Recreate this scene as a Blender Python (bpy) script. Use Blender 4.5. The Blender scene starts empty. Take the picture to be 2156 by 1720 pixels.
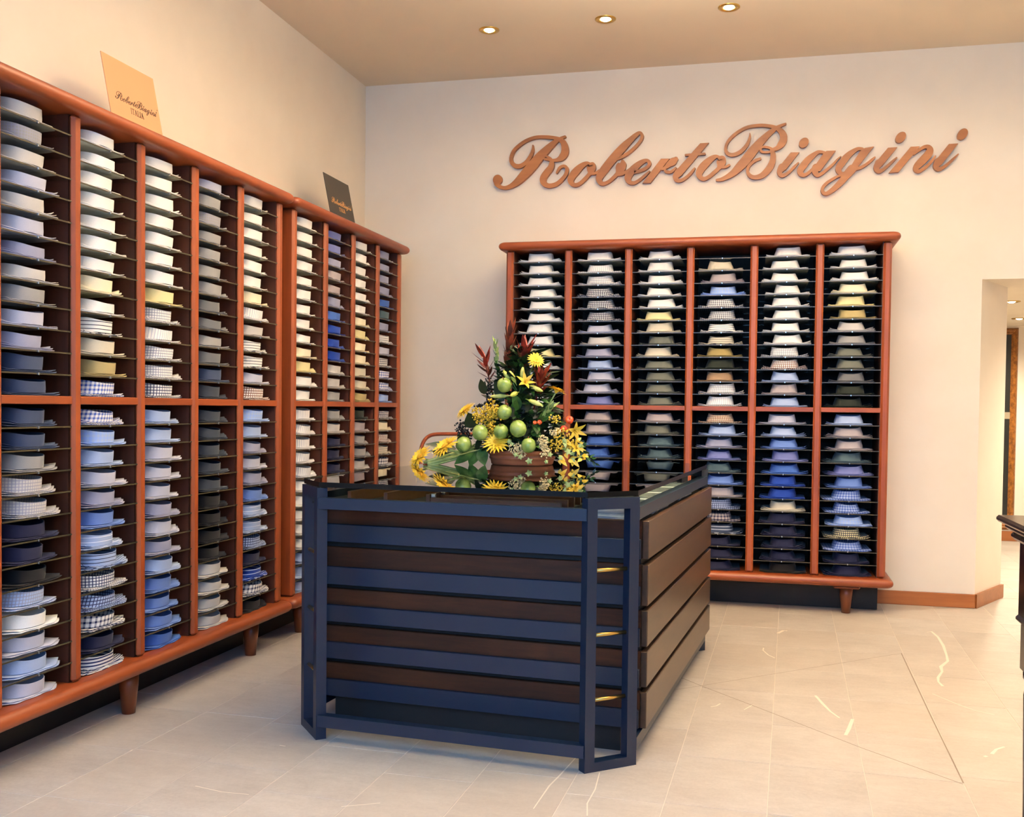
import bpy, bmesh, math, random
from mathutils import Vector, Matrix
random.seed(7)
C = bpy.context.scene.collection
scene = bpy.context.scene
PI = math.pi

# ------------------------------------------------------------------ camera, light, exposure
FPX, CXP, CYP, EYE = 2136.858, 1096.0, 917.76, 1.152
yaw, pit, rol = map(math.radians, (-13.5967, -1.605, 0.6595))
FW = Vector((math.sin(yaw)*math.cos(pit), math.cos(yaw)*math.cos(pit), math.sin(pit)))
_r0 = Vector((math.cos(yaw), -math.sin(yaw), 0)); _u0 = _r0.cross(FW)
RT = _r0*math.cos(rol) + _u0*math.sin(rol); UP = -_r0*math.sin(rol) + _u0*math.cos(rol)
cam_d = bpy.data.cameras.new('camera'); cam = bpy.data.objects.new('camera', cam_d); C.objects.link(cam)
cam.matrix_world = Matrix(((RT.x, UP.x, -FW.x, 0), (RT.y, UP.y, -FW.y, 0), (RT.z, UP.z, -FW.z, EYE), (0, 0, 0, 1)))
cam_d.sensor_width = 36; cam_d.lens = FPX/2156*36
cam_d.shift_x = (1078-CXP)/2156; cam_d.shift_y = (CYP-860)/2156
scene.camera = cam
vs = scene.view_settings
vs.view_transform = 'Standard'; vs.look = 'None'; vs.gamma = 1; vs.use_curve_mapping = False
vs.exposure = 0.86
WARM = (1.0, .86, .665); COOL = (.22, .50, 1.0)
world = bpy.data.worlds.new('world'); scene.world = world; world.use_nodes = True
world.node_tree.nodes['Background'].inputs[0].default_value = (.55, .72, 1, 1)
world.node_tree.nodes['Background'].inputs[1].default_value = .12

def lamp(kind, name, loc, power, color, parent=None, **kw):
    d = bpy.data.lights.new(name, kind); d.energy = power; d.color = color
    rot = kw.pop('rot', None)
    for k, v in kw.items(): setattr(d, k, v)
    o = bpy.data.objects.new(name, d); C.objects.link(o); o.location = loc
    if rot: o.rotation_euler = rot
    if parent: o.parent = parent
    return o
# daylight through the shop front behind the photographer
lamp('AREA', 'shopfront_daylight', (-.5, -1.0, 2.1), 128, COOL, shape='RECTANGLE', size=4.4, size_y=2.0, rot=(math.radians(90-50), 0, 0))

XW, YB, HC = -2.647, 6.42, 3.29           # left wall, back wall, ceiling

def ray(px, py): return FW + (px-CXP)/FPX*RT - (py-CYP)/FPX*UP
def on_y(px, py, y): d = ray(px, py); return Vector((0, 0, EYE)) + d*(y/d.y)
def on_z(px, py, z): d = ray(px, py); return Vector((0, 0, EYE)) + d*((z-EYE)/d.z)

# ------------------------------------------------------------------ scene graph helpers
def link(o, parent=None):
    C.objects.link(o)
    if parent: o.parent = parent
    return o
def tag(o, label=None, cat=None, group=None, kind=None):
    for k, v in (('label', label), ('category', cat), ('group', group), ('kind', kind)):
        if v: o[k] = v
    return o
def thing(name, label, cat, loc=(0, 0, 0), rz=0, group=None):
    o = link(bpy.data.objects.new(name, None)); o.location = loc; o.rotation_euler = (0, 0, rz)
    o.empty_display_size = .05
    return tag(o, label, cat, group)

class MB:
    def __init__(s): s.v = []; s.f = []; s.m = []; s.uv = {}; s.sm = []
    def add(s, vs, fs, mi=0, smooth=False, M=None, uvs=None):
        o = len(s.v)
        s.v += [tuple(M @ Vector(v)) if M else tuple(v) for v in vs]
        for f in fs:
            s.f.append(tuple(i+o for i in f)); s.m.append(mi); s.sm.append(smooth)
        if uvs:
            for i, u in enumerate(uvs): s.uv[i+o] = u
        return s
    def box(s, a, b, bev=0, mi=0, M=None):
        lo = [min(p, q) for p, q in zip(a, b)]; hi = [max(p, q) for p, q in zip(a, b)]
        if not bev:
            vs = [(x, y, z) for x in (lo[0], hi[0]) for y in (lo[1], hi[1]) for z in (lo[2], hi[2])]
            fs = [(0, 1, 3, 2), (4, 6, 7, 5), (0, 4, 5, 1), (2, 3, 7, 6), (0, 2, 6, 4), (1, 5, 7, 3)]
            return s.add(vs, fs, mi, False, M)
        bev = min(bev, *[(h-l)*.45 for l, h in zip(lo, hi)])
        vs = []; idx = {}
        for cx in (0, 1):
            for cy in (0, 1):
                for cz in (0, 1):
                    c = [(lo, hi)[k][i] for i, k in enumerate((cx, cy, cz))]
                    sg = [1 if k == 0 else -1 for k in (cx, cy, cz)]
                    for ax in range(3):
                        p = [c[i] + (0 if i == ax else sg[i]*bev) for i in range(3)]
                        idx[(cx, cy, cz, ax)] = len(vs); vs.append(p)
        fs = []
        def q(ax, k):
            o = [i for i in range(3) if i != ax]; out = []
            for a_, b_ in ((0, 0), (1, 0), (1, 1), (0, 1)):
                c = [0, 0, 0]; c[ax] = k; c[o[0]] = a_; c[o[1]] = b_; out.append(idx[(*c, ax)])
            return out
        for ax in range(3):
            for k in (0, 1): fs.append(q(ax, k))
        for ax in range(3):                        # edges along ax
            o = [i for i in range(3) if i != ax]
            for a_ in (0, 1):
                for b_ in (0, 1):
                    out = []
                    for e in (0, 1):
                        c = [0, 0, 0]; c[ax] = e; c[o[0]] = a_; c[o[1]] = b_
                        pr = [idx[(*c, o[0])], idx[(*c, o[1])]]
                        out += pr if e == 0 else pr[::-1]
                    fs.append(out)
        for cx in (0, 1):
            for cy in (0, 1):
                for cz in (0, 1): fs.append([idx[(cx, cy, cz, a)] for a in range(3)])
        return s.add(vs, fs, mi, False, M)
    def lathe(s, prof, n=20, M=None, mi=0, smooth=True, cap=True):
        vs = []; fs = []
        for r, z in prof:
            for i in range(n): vs.append((r*math.cos(2*PI*i/n), r*math.sin(2*PI*i/n), z))
        for k in range(len(prof)-1):
            for i in range(n):
                j = (i+1) % n
                fs.append((k*n+i, k*n+j, (k+1)*n+j, (k+1)*n+i))
        s.add(vs, fs, mi, smooth, M)
        if cap:
            for k, rev in ((0, True), (len(prof)-1, False)):
                if prof[k][0] > 1e-5:
                    o = len(s.v)-len(vs)
                    r = list(range(n)); r = r[::-1] if rev else r
                    s.f.append(tuple(o+k*n+i for i in r)); s.m.append(mi); s.sm.append(False)
        return s
    def tube(s, pts, r, n=10, mi=0, M=None, cap=True):
        pts = [Vector(p) for p in pts]; N = len(pts)
        rr = r if isinstance(r, (list, tuple)) else [r]*N
        vs = []; fs = []; prev = None
        for i, p in enumerate(pts):
            t = (pts[min(i+1, N-1)] - pts[max(i-1, 0)]).normalized()
            a = prev if prev is not None else (Vector((0, 0, 1)) if abs(t.z) < .9 else Vector((1, 0, 0)))
            b = t.cross(a).normalized(); a = b.cross(t).normalized(); prev = a
            for k in range(n):
                w = 2*PI*k/n; vs.append(p + (a*math.cos(w) + b*math.sin(w))*rr[i])
        for i in range(N-1):
            for k in range(n):
                j = (k+1) % n; fs.append((i*n+k, i*n+j, (i+1)*n+j, (i+1)*n+k))
        if cap: fs += [tuple(range(n))[::-1], tuple((N-1)*n+k for k in range(n))]
        return s.add(vs, fs, mi, True, M)
    def sphere(s, c, r, n=8, m=6, mi=0, sc=(1, 1, 1)):
        vs = []; fs = []
        for j in range(m+1):
            t = PI*j/m
            for i in range(n):
                p = 2*PI*i/n
                vs.append((c[0]+r*sc[0]*math.sin(t)*math.cos(p), c[1]+r*sc[1]*math.sin(t)*math.sin(p), c[2]+r*sc[2]*math.cos(t)))
        for j in range(m):
            for i in range(n):
                k = (i+1) % n; fs.append((j*n+i, (j+1)*n+i, (j+1)*n+k, j*n+k))
        return s.add(vs, fs, mi, True)
    def prism(s, poly, z0, z1, mi=0, M=None, smooth=False):
        n = len(poly)
        vs = [(x, y, z0) for x, y in poly] + [(x, y, z1) for x, y in poly]
        fs = [tuple(range(n))[::-1], tuple(range(n, 2*n))] + [(i, (i+1) % n, n+(i+1) % n, n+i) for i in range(n)]
        return s.add(vs, fs, mi, smooth, M)
    def mesh(s, name, mats):
        me = bpy.data.meshes.new(name); me.from_pydata(s.v, [], s.f)
        for m in mats: me.materials.append(m)
        if len(s.f) == len(me.polygons):
            me.polygons.foreach_set('material_index', s.m); me.polygons.foreach_set('use_smooth', s.sm)
        if s.uv:
            ul = me.uv_layers.new(name='UVMap')
            for l in me.loops: ul.data[l.index].uv = s.uv.get(l.vertex_index, (0, 0))
        bm = bmesh.new(); bm.from_mesh(me); bmesh.ops.recalc_face_normals(bm, faces=bm.faces); bm.to_mesh(me); bm.free()
        me.update(); return me
    def build(s, name, mats, parent=None):
        if not isinstance(mats, (list, tuple)): mats = [mats]
        return link(bpy.data.objects.new(name, s.mesh(name, mats)), parent)
def inst(name, me, parent=None, loc=(0, 0, 0), rz=0):
    o = link(bpy.data.objects.new(name, me), parent); o.location = loc; o.rotation_euler = (0, 0, rz); return o

# ------------------------------------------------------------------ materials
def lin(c): return tuple((x/12.92 if x <= .04045 else ((x+.055)/1.055)**2.4) for x in c)
class NT:
    def __init__(s, name):
        s.mat = bpy.data.materials.new(name); s.mat.use_nodes = True; s.t = s.mat.node_tree
        s.b = s.t.nodes['Principled BSDF']
    def n(s, typ, **kw):
        o = s.t.nodes.new(typ)
        for k, v in kw.items(): setattr(o, k, v)
        return o
    def l(s, a, b): s.t.links.new(a, b)
    def set(s, **kw):
        for k, v in kw.items():
            s.b.inputs[k.replace('_', ' ')].default_value = v
        return s
    def math(s, op, a, b=None, c=None):
        o = s.n('ShaderNodeMath', operation=op)
        for i, x in enumerate((a, b, c)):
            if x is None: continue
            if isinstance(x, (int, float)): o.inputs[i].default_value = x
            else: s.l(x, o.inputs[i])
        return o.outputs[0]
    def mix(s, fac, a, b):
        o = s.n('ShaderNodeMix', data_type='RGBA')
        for sock, x in ((o.inputs[0], fac), (o.inputs[6], a), (o.inputs[7], b)):
            if isinstance(x, (int, float)): sock.default_value = x
            elif isinstance(x, tuple): sock.default_value = (*x[:3], 1)
            else: s.l(x, sock)
        return o.outputs[2]
    def noise(s, vec, scale, detail=4, rough=.55, sc=None):
        if sc:
            m = s.n('ShaderNodeMapping'); m.inputs['Scale'].default_value = sc; s.l(vec, m.inputs[0]); vec = m.outputs[0]
        o = s.n('ShaderNodeTexNoise'); o.inputs['Scale'].default_value = scale
        o.inputs['Detail'].default_value = detail; o.inputs['Roughness'].default_value = rough
        s.l(vec, o.inputs['Vector']); return o.outputs['Fac']
    def ramp(s, fac, *stops):
        o = s.n('ShaderNodeValToRGB'); e = o.color_ramp.elements
        while len(e) < len(stops): e.new(.5)
        for el, (p, c) in zip(e, stops): el.position = p; el.color = (*c, 1)
        s.l(fac, o.inputs[0]); return o.outputs[0]
    def objvec(s, rnd=5.0):
        tc = s.n('ShaderNodeTexCoord'); oi = s.n('ShaderNodeObjectInfo')
        v = s.n('ShaderNodeVectorMath', operation='SCALE'); v.inputs[0].default_value = (1, 1.7, .6)
        m = s.math('MULTIPLY', oi.outputs['Random'], rnd); s.l(m, v.inputs[3])
        a = s.n('ShaderNodeVectorMath', operation='ADD'); s.l(tc.outputs['Object'], a.inputs[0]); s.l(v.outputs[0], a.inputs[1])
        s.rnd = oi.outputs['Random']; return a.outputs[0]
    def bump(s, h, strength=.2, dist=.002):
        o = s.n('ShaderNodeBump'); o.inputs['Strength'].default_value = strength; o.inputs['Distance'].default_value = dist
        s.l(h, o.inputs['Height']); s.l(o.outputs[0], s.b.inputs['Normal'])
    def base(s, c): s.l(c, s.b.inputs['Base Color']) if not isinstance(c, tuple) else s.set(Base_Color=(*c[:3], 1))
def plain(name, srgb, rough=.5, **kw):
    t = NT(name); t.set(Base_Color=(*lin(srgb), 1), Roughness=rough, **kw); return t.mat
def wood(name, dark, light, rough, stretch, scale=9, spec=.5, fine=True):
    t = NT(name); v = t.objvec()
    a = t.noise(v, scale, 5, .6, stretch)
    b = t.noise(v, scale*6, 3, .6, stretch)
    f = t.math('ADD', t.math('MULTIPLY', a, .7), t.math('MULTIPLY', b, .3))
    t.base(t.ramp(f, (.3, lin(dark)), (.68, lin(light))))
    t.set(Roughness=rough); t.b.inputs['Specular IOR Level'].default_value = spec
    t.bump(b, .06, .001)
    return t.mat
CH_D, CH_L = (.44, .19, .085), (.61, .30, .14)
M = {}
M['cherry_z'] = wood('cherry_wood_upright', CH_D, CH_L, .42, (1, 1, .06))
M['cherry_shaded'] = wood('shade_toned_cherry', (.23, .105, .055), (.34, .16, .085), .5, (1, 1, .06))  # same cherry, darkened to carry the shade inside the cells
M['cherry_x'] = wood('cherry_wood_lengthwise', CH_D, CH_L, .42, (.06, 1, 1))
M['cherry_leg'] = wood('cherry_wood_leg', (.36, .17, .09), (.50, .26, .13), .35, (1, 1, .1))
M['sign_wood'] = wood('mahogany_sign_wood', (.52, .30, .14), (.70, .45, .24), .45, (.1, 1, 1), 6)
M['backboard'] = plain('dark_backboard', (.09, .07, .06), .7)
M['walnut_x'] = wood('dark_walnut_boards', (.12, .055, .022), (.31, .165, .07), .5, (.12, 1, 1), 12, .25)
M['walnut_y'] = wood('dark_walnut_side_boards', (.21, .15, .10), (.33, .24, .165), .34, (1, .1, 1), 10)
M['ebony'] = wood('ebonised_wood', (.05, .04, .035), (.14, .10, .08), .17, (1, .1, .3), 10)
M['bentwood'] = wood('bentwood', (.50, .24, .13), (.62, .32, .18), .3, (1, 1, .3), 8)
M['base_wood'] = wood('baseboard_wood', (.55, .31, .14), (.68, .42, .22), .35, (.08, 1, 1), 9)
M['navy'] = plain('navy_lacquered_steel', (.025, .115, .205), .42)
M['black'] = plain('black_paint', (.03, .03, .035), .6)
M['brass'] = plain('brass', (.80, .66, .36), .28, Metallic=1.0)
M['gilt'] = wood('gilded_wood', (.28, .15, .06), (.75, .48, .20), .4, (1, 1, .8), 40)
M['steel'] = plain('bright_clip_metal', (.8, .8, .78), .25, Metallic=1.0)
t = NT('wall_plaster'); tc = t.n('ShaderNodeTexCoord'); nz = t.noise(tc.outputs['Object'], 3, 5)
t.base(t.ramp(nz, (.3, lin((.92, .87, .79))), (.7, lin((.94, .895, .82))))); t.set(Roughness=.85)
t.bump(t.noise(tc.outputs['Object'], 140, 2), .05, .001); M['wall'] = t.mat
t = NT('ceiling_plaster'); tc = t.n('ShaderNodeTexCoord'); nz = t.noise(tc.outputs['Object'], 2, 4)
t.base(t.ramp(nz, (.3, lin((.885, .82, .72))), (.7, lin((.905, .84, .74))))); t.set(Roughness=.9); M['ceiling'] = t.mat
t = NT('limestone_tile'); v = t.objvec(9); a = t.noise(v, 3.0, 6, .6); b = t.noise(v, 90, 3, .7); c = t.noise(v, 12, 5, .6, (1, 3, 1))
f = t.math('ADD', t.math('MULTIPLY', a, .5), t.math('ADD', t.math('MULTIPLY', b, .25), t.math('MULTIPLY', c, .25)))
col = t.ramp(f, (.32, lin((.65, .615, .58))), (.68, lin((.785, .755, .715))))
col = t.mix(t.math('MULTIPLY', t.rnd, .3), col, lin((.73, .67, .60)))
t.base(col); t.set(Roughness=.5); t.bump(b, .08, .001); M['stone'] = t.mat
M['grout'] = plain('pale_grout', (.84, .80, .74), .8)
M['vein'] = plain('calcite_vein', (.90, .86, .79), .45)
M['cut'] = plain('cut_joint', (.52, .46, .40), .7)
def glassmat(name, tint, ior=1.5, rough=0.0, boost=1.0):
    t = NT(name); nt = t.t
    tr = t.n('ShaderNodeBsdfTransparent'); tr.inputs[0].default_value = (*tint, 1)
    gl = t.n('ShaderNodeBsdfGlossy'); gl.inputs['Roughness'].default_value = rough; gl.inputs[0].default_value = (1, 1, 1, 1)
    fr = t.n('ShaderNodeFresnel'); fr.inputs[0].default_value = ior
    mx = t.n('ShaderNodeMixShader'); t.l(t.math('MULTIPLY', fr.outputs[0], boost), mx.inputs[0])
    t.l(tr.outputs[0], mx.inputs[1]); t.l(gl.outputs[0], mx.inputs[2])
    t.l(mx.outputs[0], nt.nodes['Material Output'].inputs[0]); return t.mat
M['shelf_glass'] = glassmat('clear_shelf_glass', (.93, .95, .92), 1.45, .02, .35)
M['shelf_edge'] = plain('shelf_glass_edge', (.25, .23, .17), .3)
M['top_glass'] = glassmat('counter_top_glass', (.62, .70, .68), 1.75, 0, 1.0)
M['glass_edge'] = plain('dark_glass_edge', (.015, .02, .02), .35, Specular_IOR_Level=.2)

# ------------------------------------------------------------------ room shell
def struct(name, mb, m, parent=None):
    o = mb.build(name, m, parent)
    if not parent: o['kind'] = 'structure'
    return o
T = .15
YF = 9.9                                   # far wall of the next room
struct('wall_left', MB().box((XW-T, -2, -.02), (XW, YB, HC)), M['wall'])
struct('wall_right', MB().box((3.2, -2, -.02), (3.2+T, YB, HC)), M['wall'])
mb = MB(); mb.box((XW-T, YB, -.02), (1.212, YB+T, HC)); mb.box((1.212, YB, 1.932), (3.2+T, YB+T, HC)); mb.box((2.75, YB, -.02), (3.2+T, YB+T, 1.932))
struct('wall_back', mb, M['wall'])
struct('ceiling', MB().box((XW-T, -2, HC), (3.2+T, YB+T, HC+.1)), M['ceiling'])
mb = MB(); mb.prism([(1.212, YB), (1.441, 6.85), (1.441-.16, 6.85), (1.0, YB+T)], -.02, 1.932)
struct('wall_splay', mb, M['wall'])
struct('wall_far', MB().box((.2, YF, -.02), (4.4, YF+T, 2.4)), M['wall'])
struct('wall_far_left', MB().box((.2-T, 6.6, -.02), (.2, YF+T, 2.4)), M['wall'])
struct('wall_far_right', MB().box((4.4, 6.6, -.02), (4.4+T, YF+T, 2.4)), M['wall'])
struct('ceiling_far', MB().box((.2, YB+T-.001, 1.932), (4.4, YF+T, 2.03)), M['wall'])
struct('baseboard_back', MB().box((-2.6, YB-.016, 0), (1.214, YB, .082), .003), M['base_wood'])
d = Vector((.229, .43)).normalized(); nrm = Vector((d.y, -d.x))
p0 = Vector((1.212, YB)); p1 = Vector((1.441, 6.85)) + d*.012
mb = MB(); mb.prism([tuple(p0+nrm*.016-d*.008), tuple(p1+nrm*.016), tuple(p1), tuple(p0)], 0, .082)
struct('baseboard_splay', mb, M['base_wood'])
struct('baseboard_far', MB().box((.2, YF-.016, 0), (4.4, YF, .09), .003), M['base_wood'])
struct('baseboard_left', MB().box((XW, -2, 0), (XW+.016, YB-.016, .082), .003), M['base_wood'])

# floor: grout bed, single tiles where they can be told apart, the rest joined
floor = struct('floor', MB().box((XW-T, -2.2, -.05), (4.6, YF+T, -.0009)), M['grout'])
GZ = -.0008
AX = Vector((.0225, 1, 0)).normalized(); BX = Vector((AX.y, -AX.x, 0)); ORG = Vector((-.261, 3.387, 0))
TW, TL, J = .2925, .4265, .0024
rest = MB(); tile_me = None
def tile_pts(k, y0, L):
    o = ORG + BX*(TW*k) + AX*y0
    return o
rt = random.Random(3)
for k in range(-9, 13):
    off = {-1: .279, 0: 0, 1: 0, 2: 0}.get(k, rt.uniform(0, TL)); L = .358 if k == -1 else TL
    j = -14
    while True:
        y0 = off + L*j; j += 1
        o = tile_pts(k, y0, L); ctr = o + BX*TW/2 + AX*L/2
        if ctr.y > YF+.1: break
        if ctr.y < -1.9 or ctr.x < XW-.1 or ctr.x > 4.5 or (ctr.y > YB+.1 and ctr.x < .3) or (ctr.y <= YB and ctr.x > 3.3): continue
        rot = math.atan2(BX.y, BX.x)
        seen = 2.25 < ctr.y < 6.75 and ctr.x < min(1.6, ctr.y*.35+.2) and ctr.x > -2.35
        jit = rt.uniform(-.0006, .0006)
        if seen:
            key = 'tile_short' if L < .4 else 'tile'
            me = bpy.data.meshes.get(key) or MB().box((J/2, J/2, -.0045), (TW-J/2, L-J/2, 0), .0005).mesh(key, [M['stone']])
            q = inst('floor_tile', me, floor, (o.x, o.y, jit*.5), rot)
        else:
            rest.box((J/2, J/2, -.0045), (TW-J/2, L-J/2, jit*.5), 0, 0, Matrix.Translation((o.x, o.y, 0)) @ Matrix.Rotation(rot, 4, 'Z'))
r = rest.build('distant_floor_tiles', M['stone'], floor); r['kind'] = 'stuff'
def strip(mb, pts, w, z=.0006):
    pts = [Vector((p.x, p.y, 0)) for p in pts]; vs = []
    for i, p in enumerate(pts):
        t = (pts[min(i+1, len(pts)-1)] - pts[max(i-1, 0)]).normalized(); n_ = Vector((-t.y, t.x, 0))
        ww = w if not isinstance(w, (list, tuple)) else w[i]
        vs += [p+n_*ww/2+Vector((0, 0, z)), p-n_*ww/2+Vector((0, 0, z))]
    mb.add(vs, [(2*i, 2*i+1, 2*i+3, 2*i+2) for i in range(len(pts)-1)])
def fl(pts, o=(1300, 1260), s=.39703): return [on_z(o[0]+x*s, o[1]+y*s, 0) for x, y in pts]
mb = MB()
strip(mb, fl([(1640, 180), (1665, 175), (1700, 205), (1728, 250), (1745, 300), (1752, 332), (1715, 362), (1722, 388), (1700, 420), (1702, 442), (1725, 465)]), [.004, .010, .012, .014, .010, .012, .016, .010, .012, .008, .012])
strip(mb, fl([(1050, 515), (1090, 560), (1130, 600), (1178, 634)]), [.010, .012, .008, .006])
strip(mb, fl([(1247, 640), (1228, 690), (1210, 725)]), [.012, .014, .012])
strip(mb, fl([(1945, 835), (1960, 840)]), .014); strip(mb, fl([(1985, 825), (2010, 800), (2052, 787)]), [.012, .010, .008])
strip(mb, fl([(1670, 505), (1800, 560), (1900, 595), (2000, 617)]), .003)
strip(mb, fl([(775, 262), (772, 275), (800, 300), (835, 316)]), .006)
strip(mb, fl([(850, 185), (880, 170), (900, 172)]), .016)
strip(mb, fl([(495, 575), (525, 570), (545, 558)]), .005); strip(mb, fl([(672, 590), (715, 566)]), .004)
strip(mb, fl([(1655, 575), (1560, 680), (1500, 740), (1410, 870)], (600, 1380), .37106), [.003, .005, .005, .003])
strip(mb, fl([(1785, 665), (1760, 760), (1715, 840), (1715, 910)], (600, 1380), .37106), [.003, .004, .004, .003])
strip(mb, fl([(320, 858), (430, 848), (540, 838)], (600, 1380), .37106), .003)
strip(mb, fl([(985, 515), (1120, 545), (1255, 558)], (0, 1440), .41744), .003)
strip(mb, fl([(1410, 310), (1440, 314)], (0, 1440), .41744), .005)
mb.build('pale_vein', M['vein'], floor)
mb = MB()
strip(mb, fl([(250, 385), (440, 462), (800, 600), (1300, 795), (1832, 985)]), .0035)
strip(mb, fl([(240, 495), (440, 464), (830, 400), (1500, 292)]), .0025)
strip(mb, fl([(1835, 980), (1660, 620), (1505, 290)]), .0045)
mb.build('diagonal_cut', M['cut'], floor)

# ------------------------------------------------------------------ ceiling downlights
M['bulb'] = NT('lit_halogen_bulb').set(Emission_Color=(1, .86, .62, 1), Emission_Strength=14, Base_Color=(1, .9, .7, 1)).mat
def downlight(x, y, z, label, power, seen=True, grp='recessed brass downlights in the ceiling', ang=164, blend=1.0):
    t = thing('ceiling_downlight', label, 'downlight', (x, y, z), 0, grp)
    MB().lathe([(.036, -.001), (.040, -.006), (.052, -.007), (.058, -.003), (.058, .0)], 28, cap=False).build('trim_ring', M['brass'], t)
    MB().lathe([(.034, -.004), (.030, .004), (.030, .03)], 20, cap=False).build('reflector', M['brass'], t)
    MB().lathe([(0, -.012), (.014, -.011), (.024, -.006), (.027, -.001), (.027, .02)], 20).build('bulb', M['bulb'], t)
    lamp('SPOT', 'downlight_beam', (0, 0, -.03), power, WARM, t, spot_size=math.radians(ang), spot_blend=blend, shadow_soft_size=.045)
    return t
PW = 4.5
for i, (x, y) in enumerate(((-1.566, 5.607), (-.897, 5.582), (-.231, 5.554))):
    downlight(x, y, HC, ('left', 'middle', 'right')[i]+' one of three lit brass downlights in the ceiling', PW)
for x, w in ((.44, 'nearest'), (1.11, 'second'), (1.78, 'farthest')):
    downlight(x, 5.52, HC, w+' lit brass downlight of the back row beyond the top right edge of the picture', PW)
for y, w in ((2.6, 'nearest'), (3.6, 'middle'), (4.6, 'farthest')):  # unseen row, added for warm light on the left side
    downlight(-1.45, y, HC, w+' added brass downlight along the long left cabinet, above the picture', PW*2)
for x, y, w in ((.2, 3.9, 'over the counter'),):  # unseen too, added for extra light from above
    downlight(x, y, HC, 'added brass downlight '+w+', above the picture', PW*2)
for i, (x, y) in enumerate(((1.65, 7.714), (2.006, 9.093), (2.4, 6.95))):  # the last one is unseen, added to brighten the splayed jamb
    downlight(x, y, 1.932, ('first lit downlight in the low ceiling beyond the doorway', 'farther lit downlight in the low ceiling beyond the doorway', 'added downlight beyond the doorway hidden by the wall')[i], 80, True, 'downlights beyond the doorway', 160)

def fill_spot(x, y, z, aim, label, power, ang=62):  # unseen lamp added to throw warm light onto the shelves
    """added fill light: small black spotlight hung from the ceiling, aimed at a shelf"""
    t = thing('fill_spotlight', label, 'spotlight', (x, y, HC), 0, 'added fill spotlights above the picture')
    d = (Vector(aim)-Vector((x, y, z))).normalized(); q = d.to_track_quat('-Z', 'Y')
    MB().lathe([(.03, 0), (.03, -.02), (.008, -.022), (.008, z-HC+.02)], 12).build('ceiling_stem', M['black'], t)
    h = MB().lathe([(.0, .10), (.03, .10), (.045, .06), (.05, -.05), (.044, -.05), (.040, -.02), (.0, -.02)], 20).build('lamp_head', M['black'], t)
    h.location = (0, 0, z-HC); h.rotation_euler = q.to_euler()
    lamp('SPOT', 'fill_spot_beam', (0, 0, z-HC), power, WARM, t, spot_size=math.radians(ang), spot_blend=.9, shadow_soft_size=.18, rot=q.to_euler()).location = Vector((0, 0, z-HC))+d*.08
for y, ya, w in ((3.3, 1.7, 'nearest'), (4.2, 2.8, 'second'), (5.1, 3.9, 'third'), (6.0, 5.0, 'farthest')):
    fill_spot(2.5, y, 2.75, (-2.23, ya, .9), w+' added black fill spotlight aimed at the left cabinets, right of the picture', 46, 33)
for x, w in ((-1.0, 'left'), (-.1, 'middle'), (.8, 'right')):
    fill_spot(x, 2.3, 3.02, (x*.75-.1, 6.0, 1.0), w+' added black fill spotlight aimed at the back cabinet, above the picture', 28, 33)
def uplighter(x, y, rz, label, power):  # unseen lamp added to lift the ceiling and upper walls
    t = thing('fill_uplighter', label, 'fill lamp', (x, y, 2.25), rz, 'added fill uplighters out of the picture')
    MB().lathe([(.02, -.10), (.09, -.05), (.13, .03), (.125, .03), (.085, -.04), (.0, -.06)], 24, Matrix.Translation((.13, 0, 0))).build('lamp_bowl', M['brass'], t)
    MB().box((0, -.02, -.08), (.06, .02, -.03), .004).build('wall_bracket', M['brass'], t)
    lamp('SPOT', 'fill_uplight', (.13, 0, .06), power, WARM, t, spot_size=math.radians(165), spot_blend=1, shadow_soft_size=.08, rot=(PI, 0, 0))
for y, w in ((-.4, 'near'), (1.2, 'far')):
    uplighter(3.2, y, PI, w+' added brass fill uplighter on the right wall, right of the picture', 40)
uplighter(XW, .6, 0, 'added brass fill uplighter on the left wall behind the photographer', 20)
def pendant(x, y, z, label, power):  # unseen lamp added to brighten the far ceiling and back walls
    t = thing('fill_pendant', label, 'pendant lamp', (x, y, HC), 0, 'added fill pendants above the picture')
    MB().lathe([(0, -.01), (.05, -.01), (.05, 0)], 20).build('ceiling_rose', M['brass'], t)
    for q in range(3):
        w = 2*PI*q/3; MB().tube([(.02*math.cos(w), .02*math.sin(w), -.01), (  .125*math.cos(w), .125*math.sin(w), z-HC)], .003, 6).build('cord', M['black'], t)
    MB().lathe([(0, z-HC-.05), (.07, z-HC-.04), (.13, z-HC+.01), (.126, z-HC+.01), (.065, z-HC-.033), (0, z-HC-.042)], 32).build('lamp_bowl', M['brass'], t)
    lamp('SPOT', 'fill_uplight', (0, 0, z-HC+.04), power, WARM, t, spot_size=math.radians(172), spot_blend=1, shadow_soft_size=.12, rot=(PI, 0, 0))
pendant(-.35, 3.7, 2.77, 'left added brass pendant fill lamp over the shop floor, above the picture', 780)
pendant(.8, 3.7, 2.72, 'right added brass pendant fill lamp over the shop floor, above the picture', 340)

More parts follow.
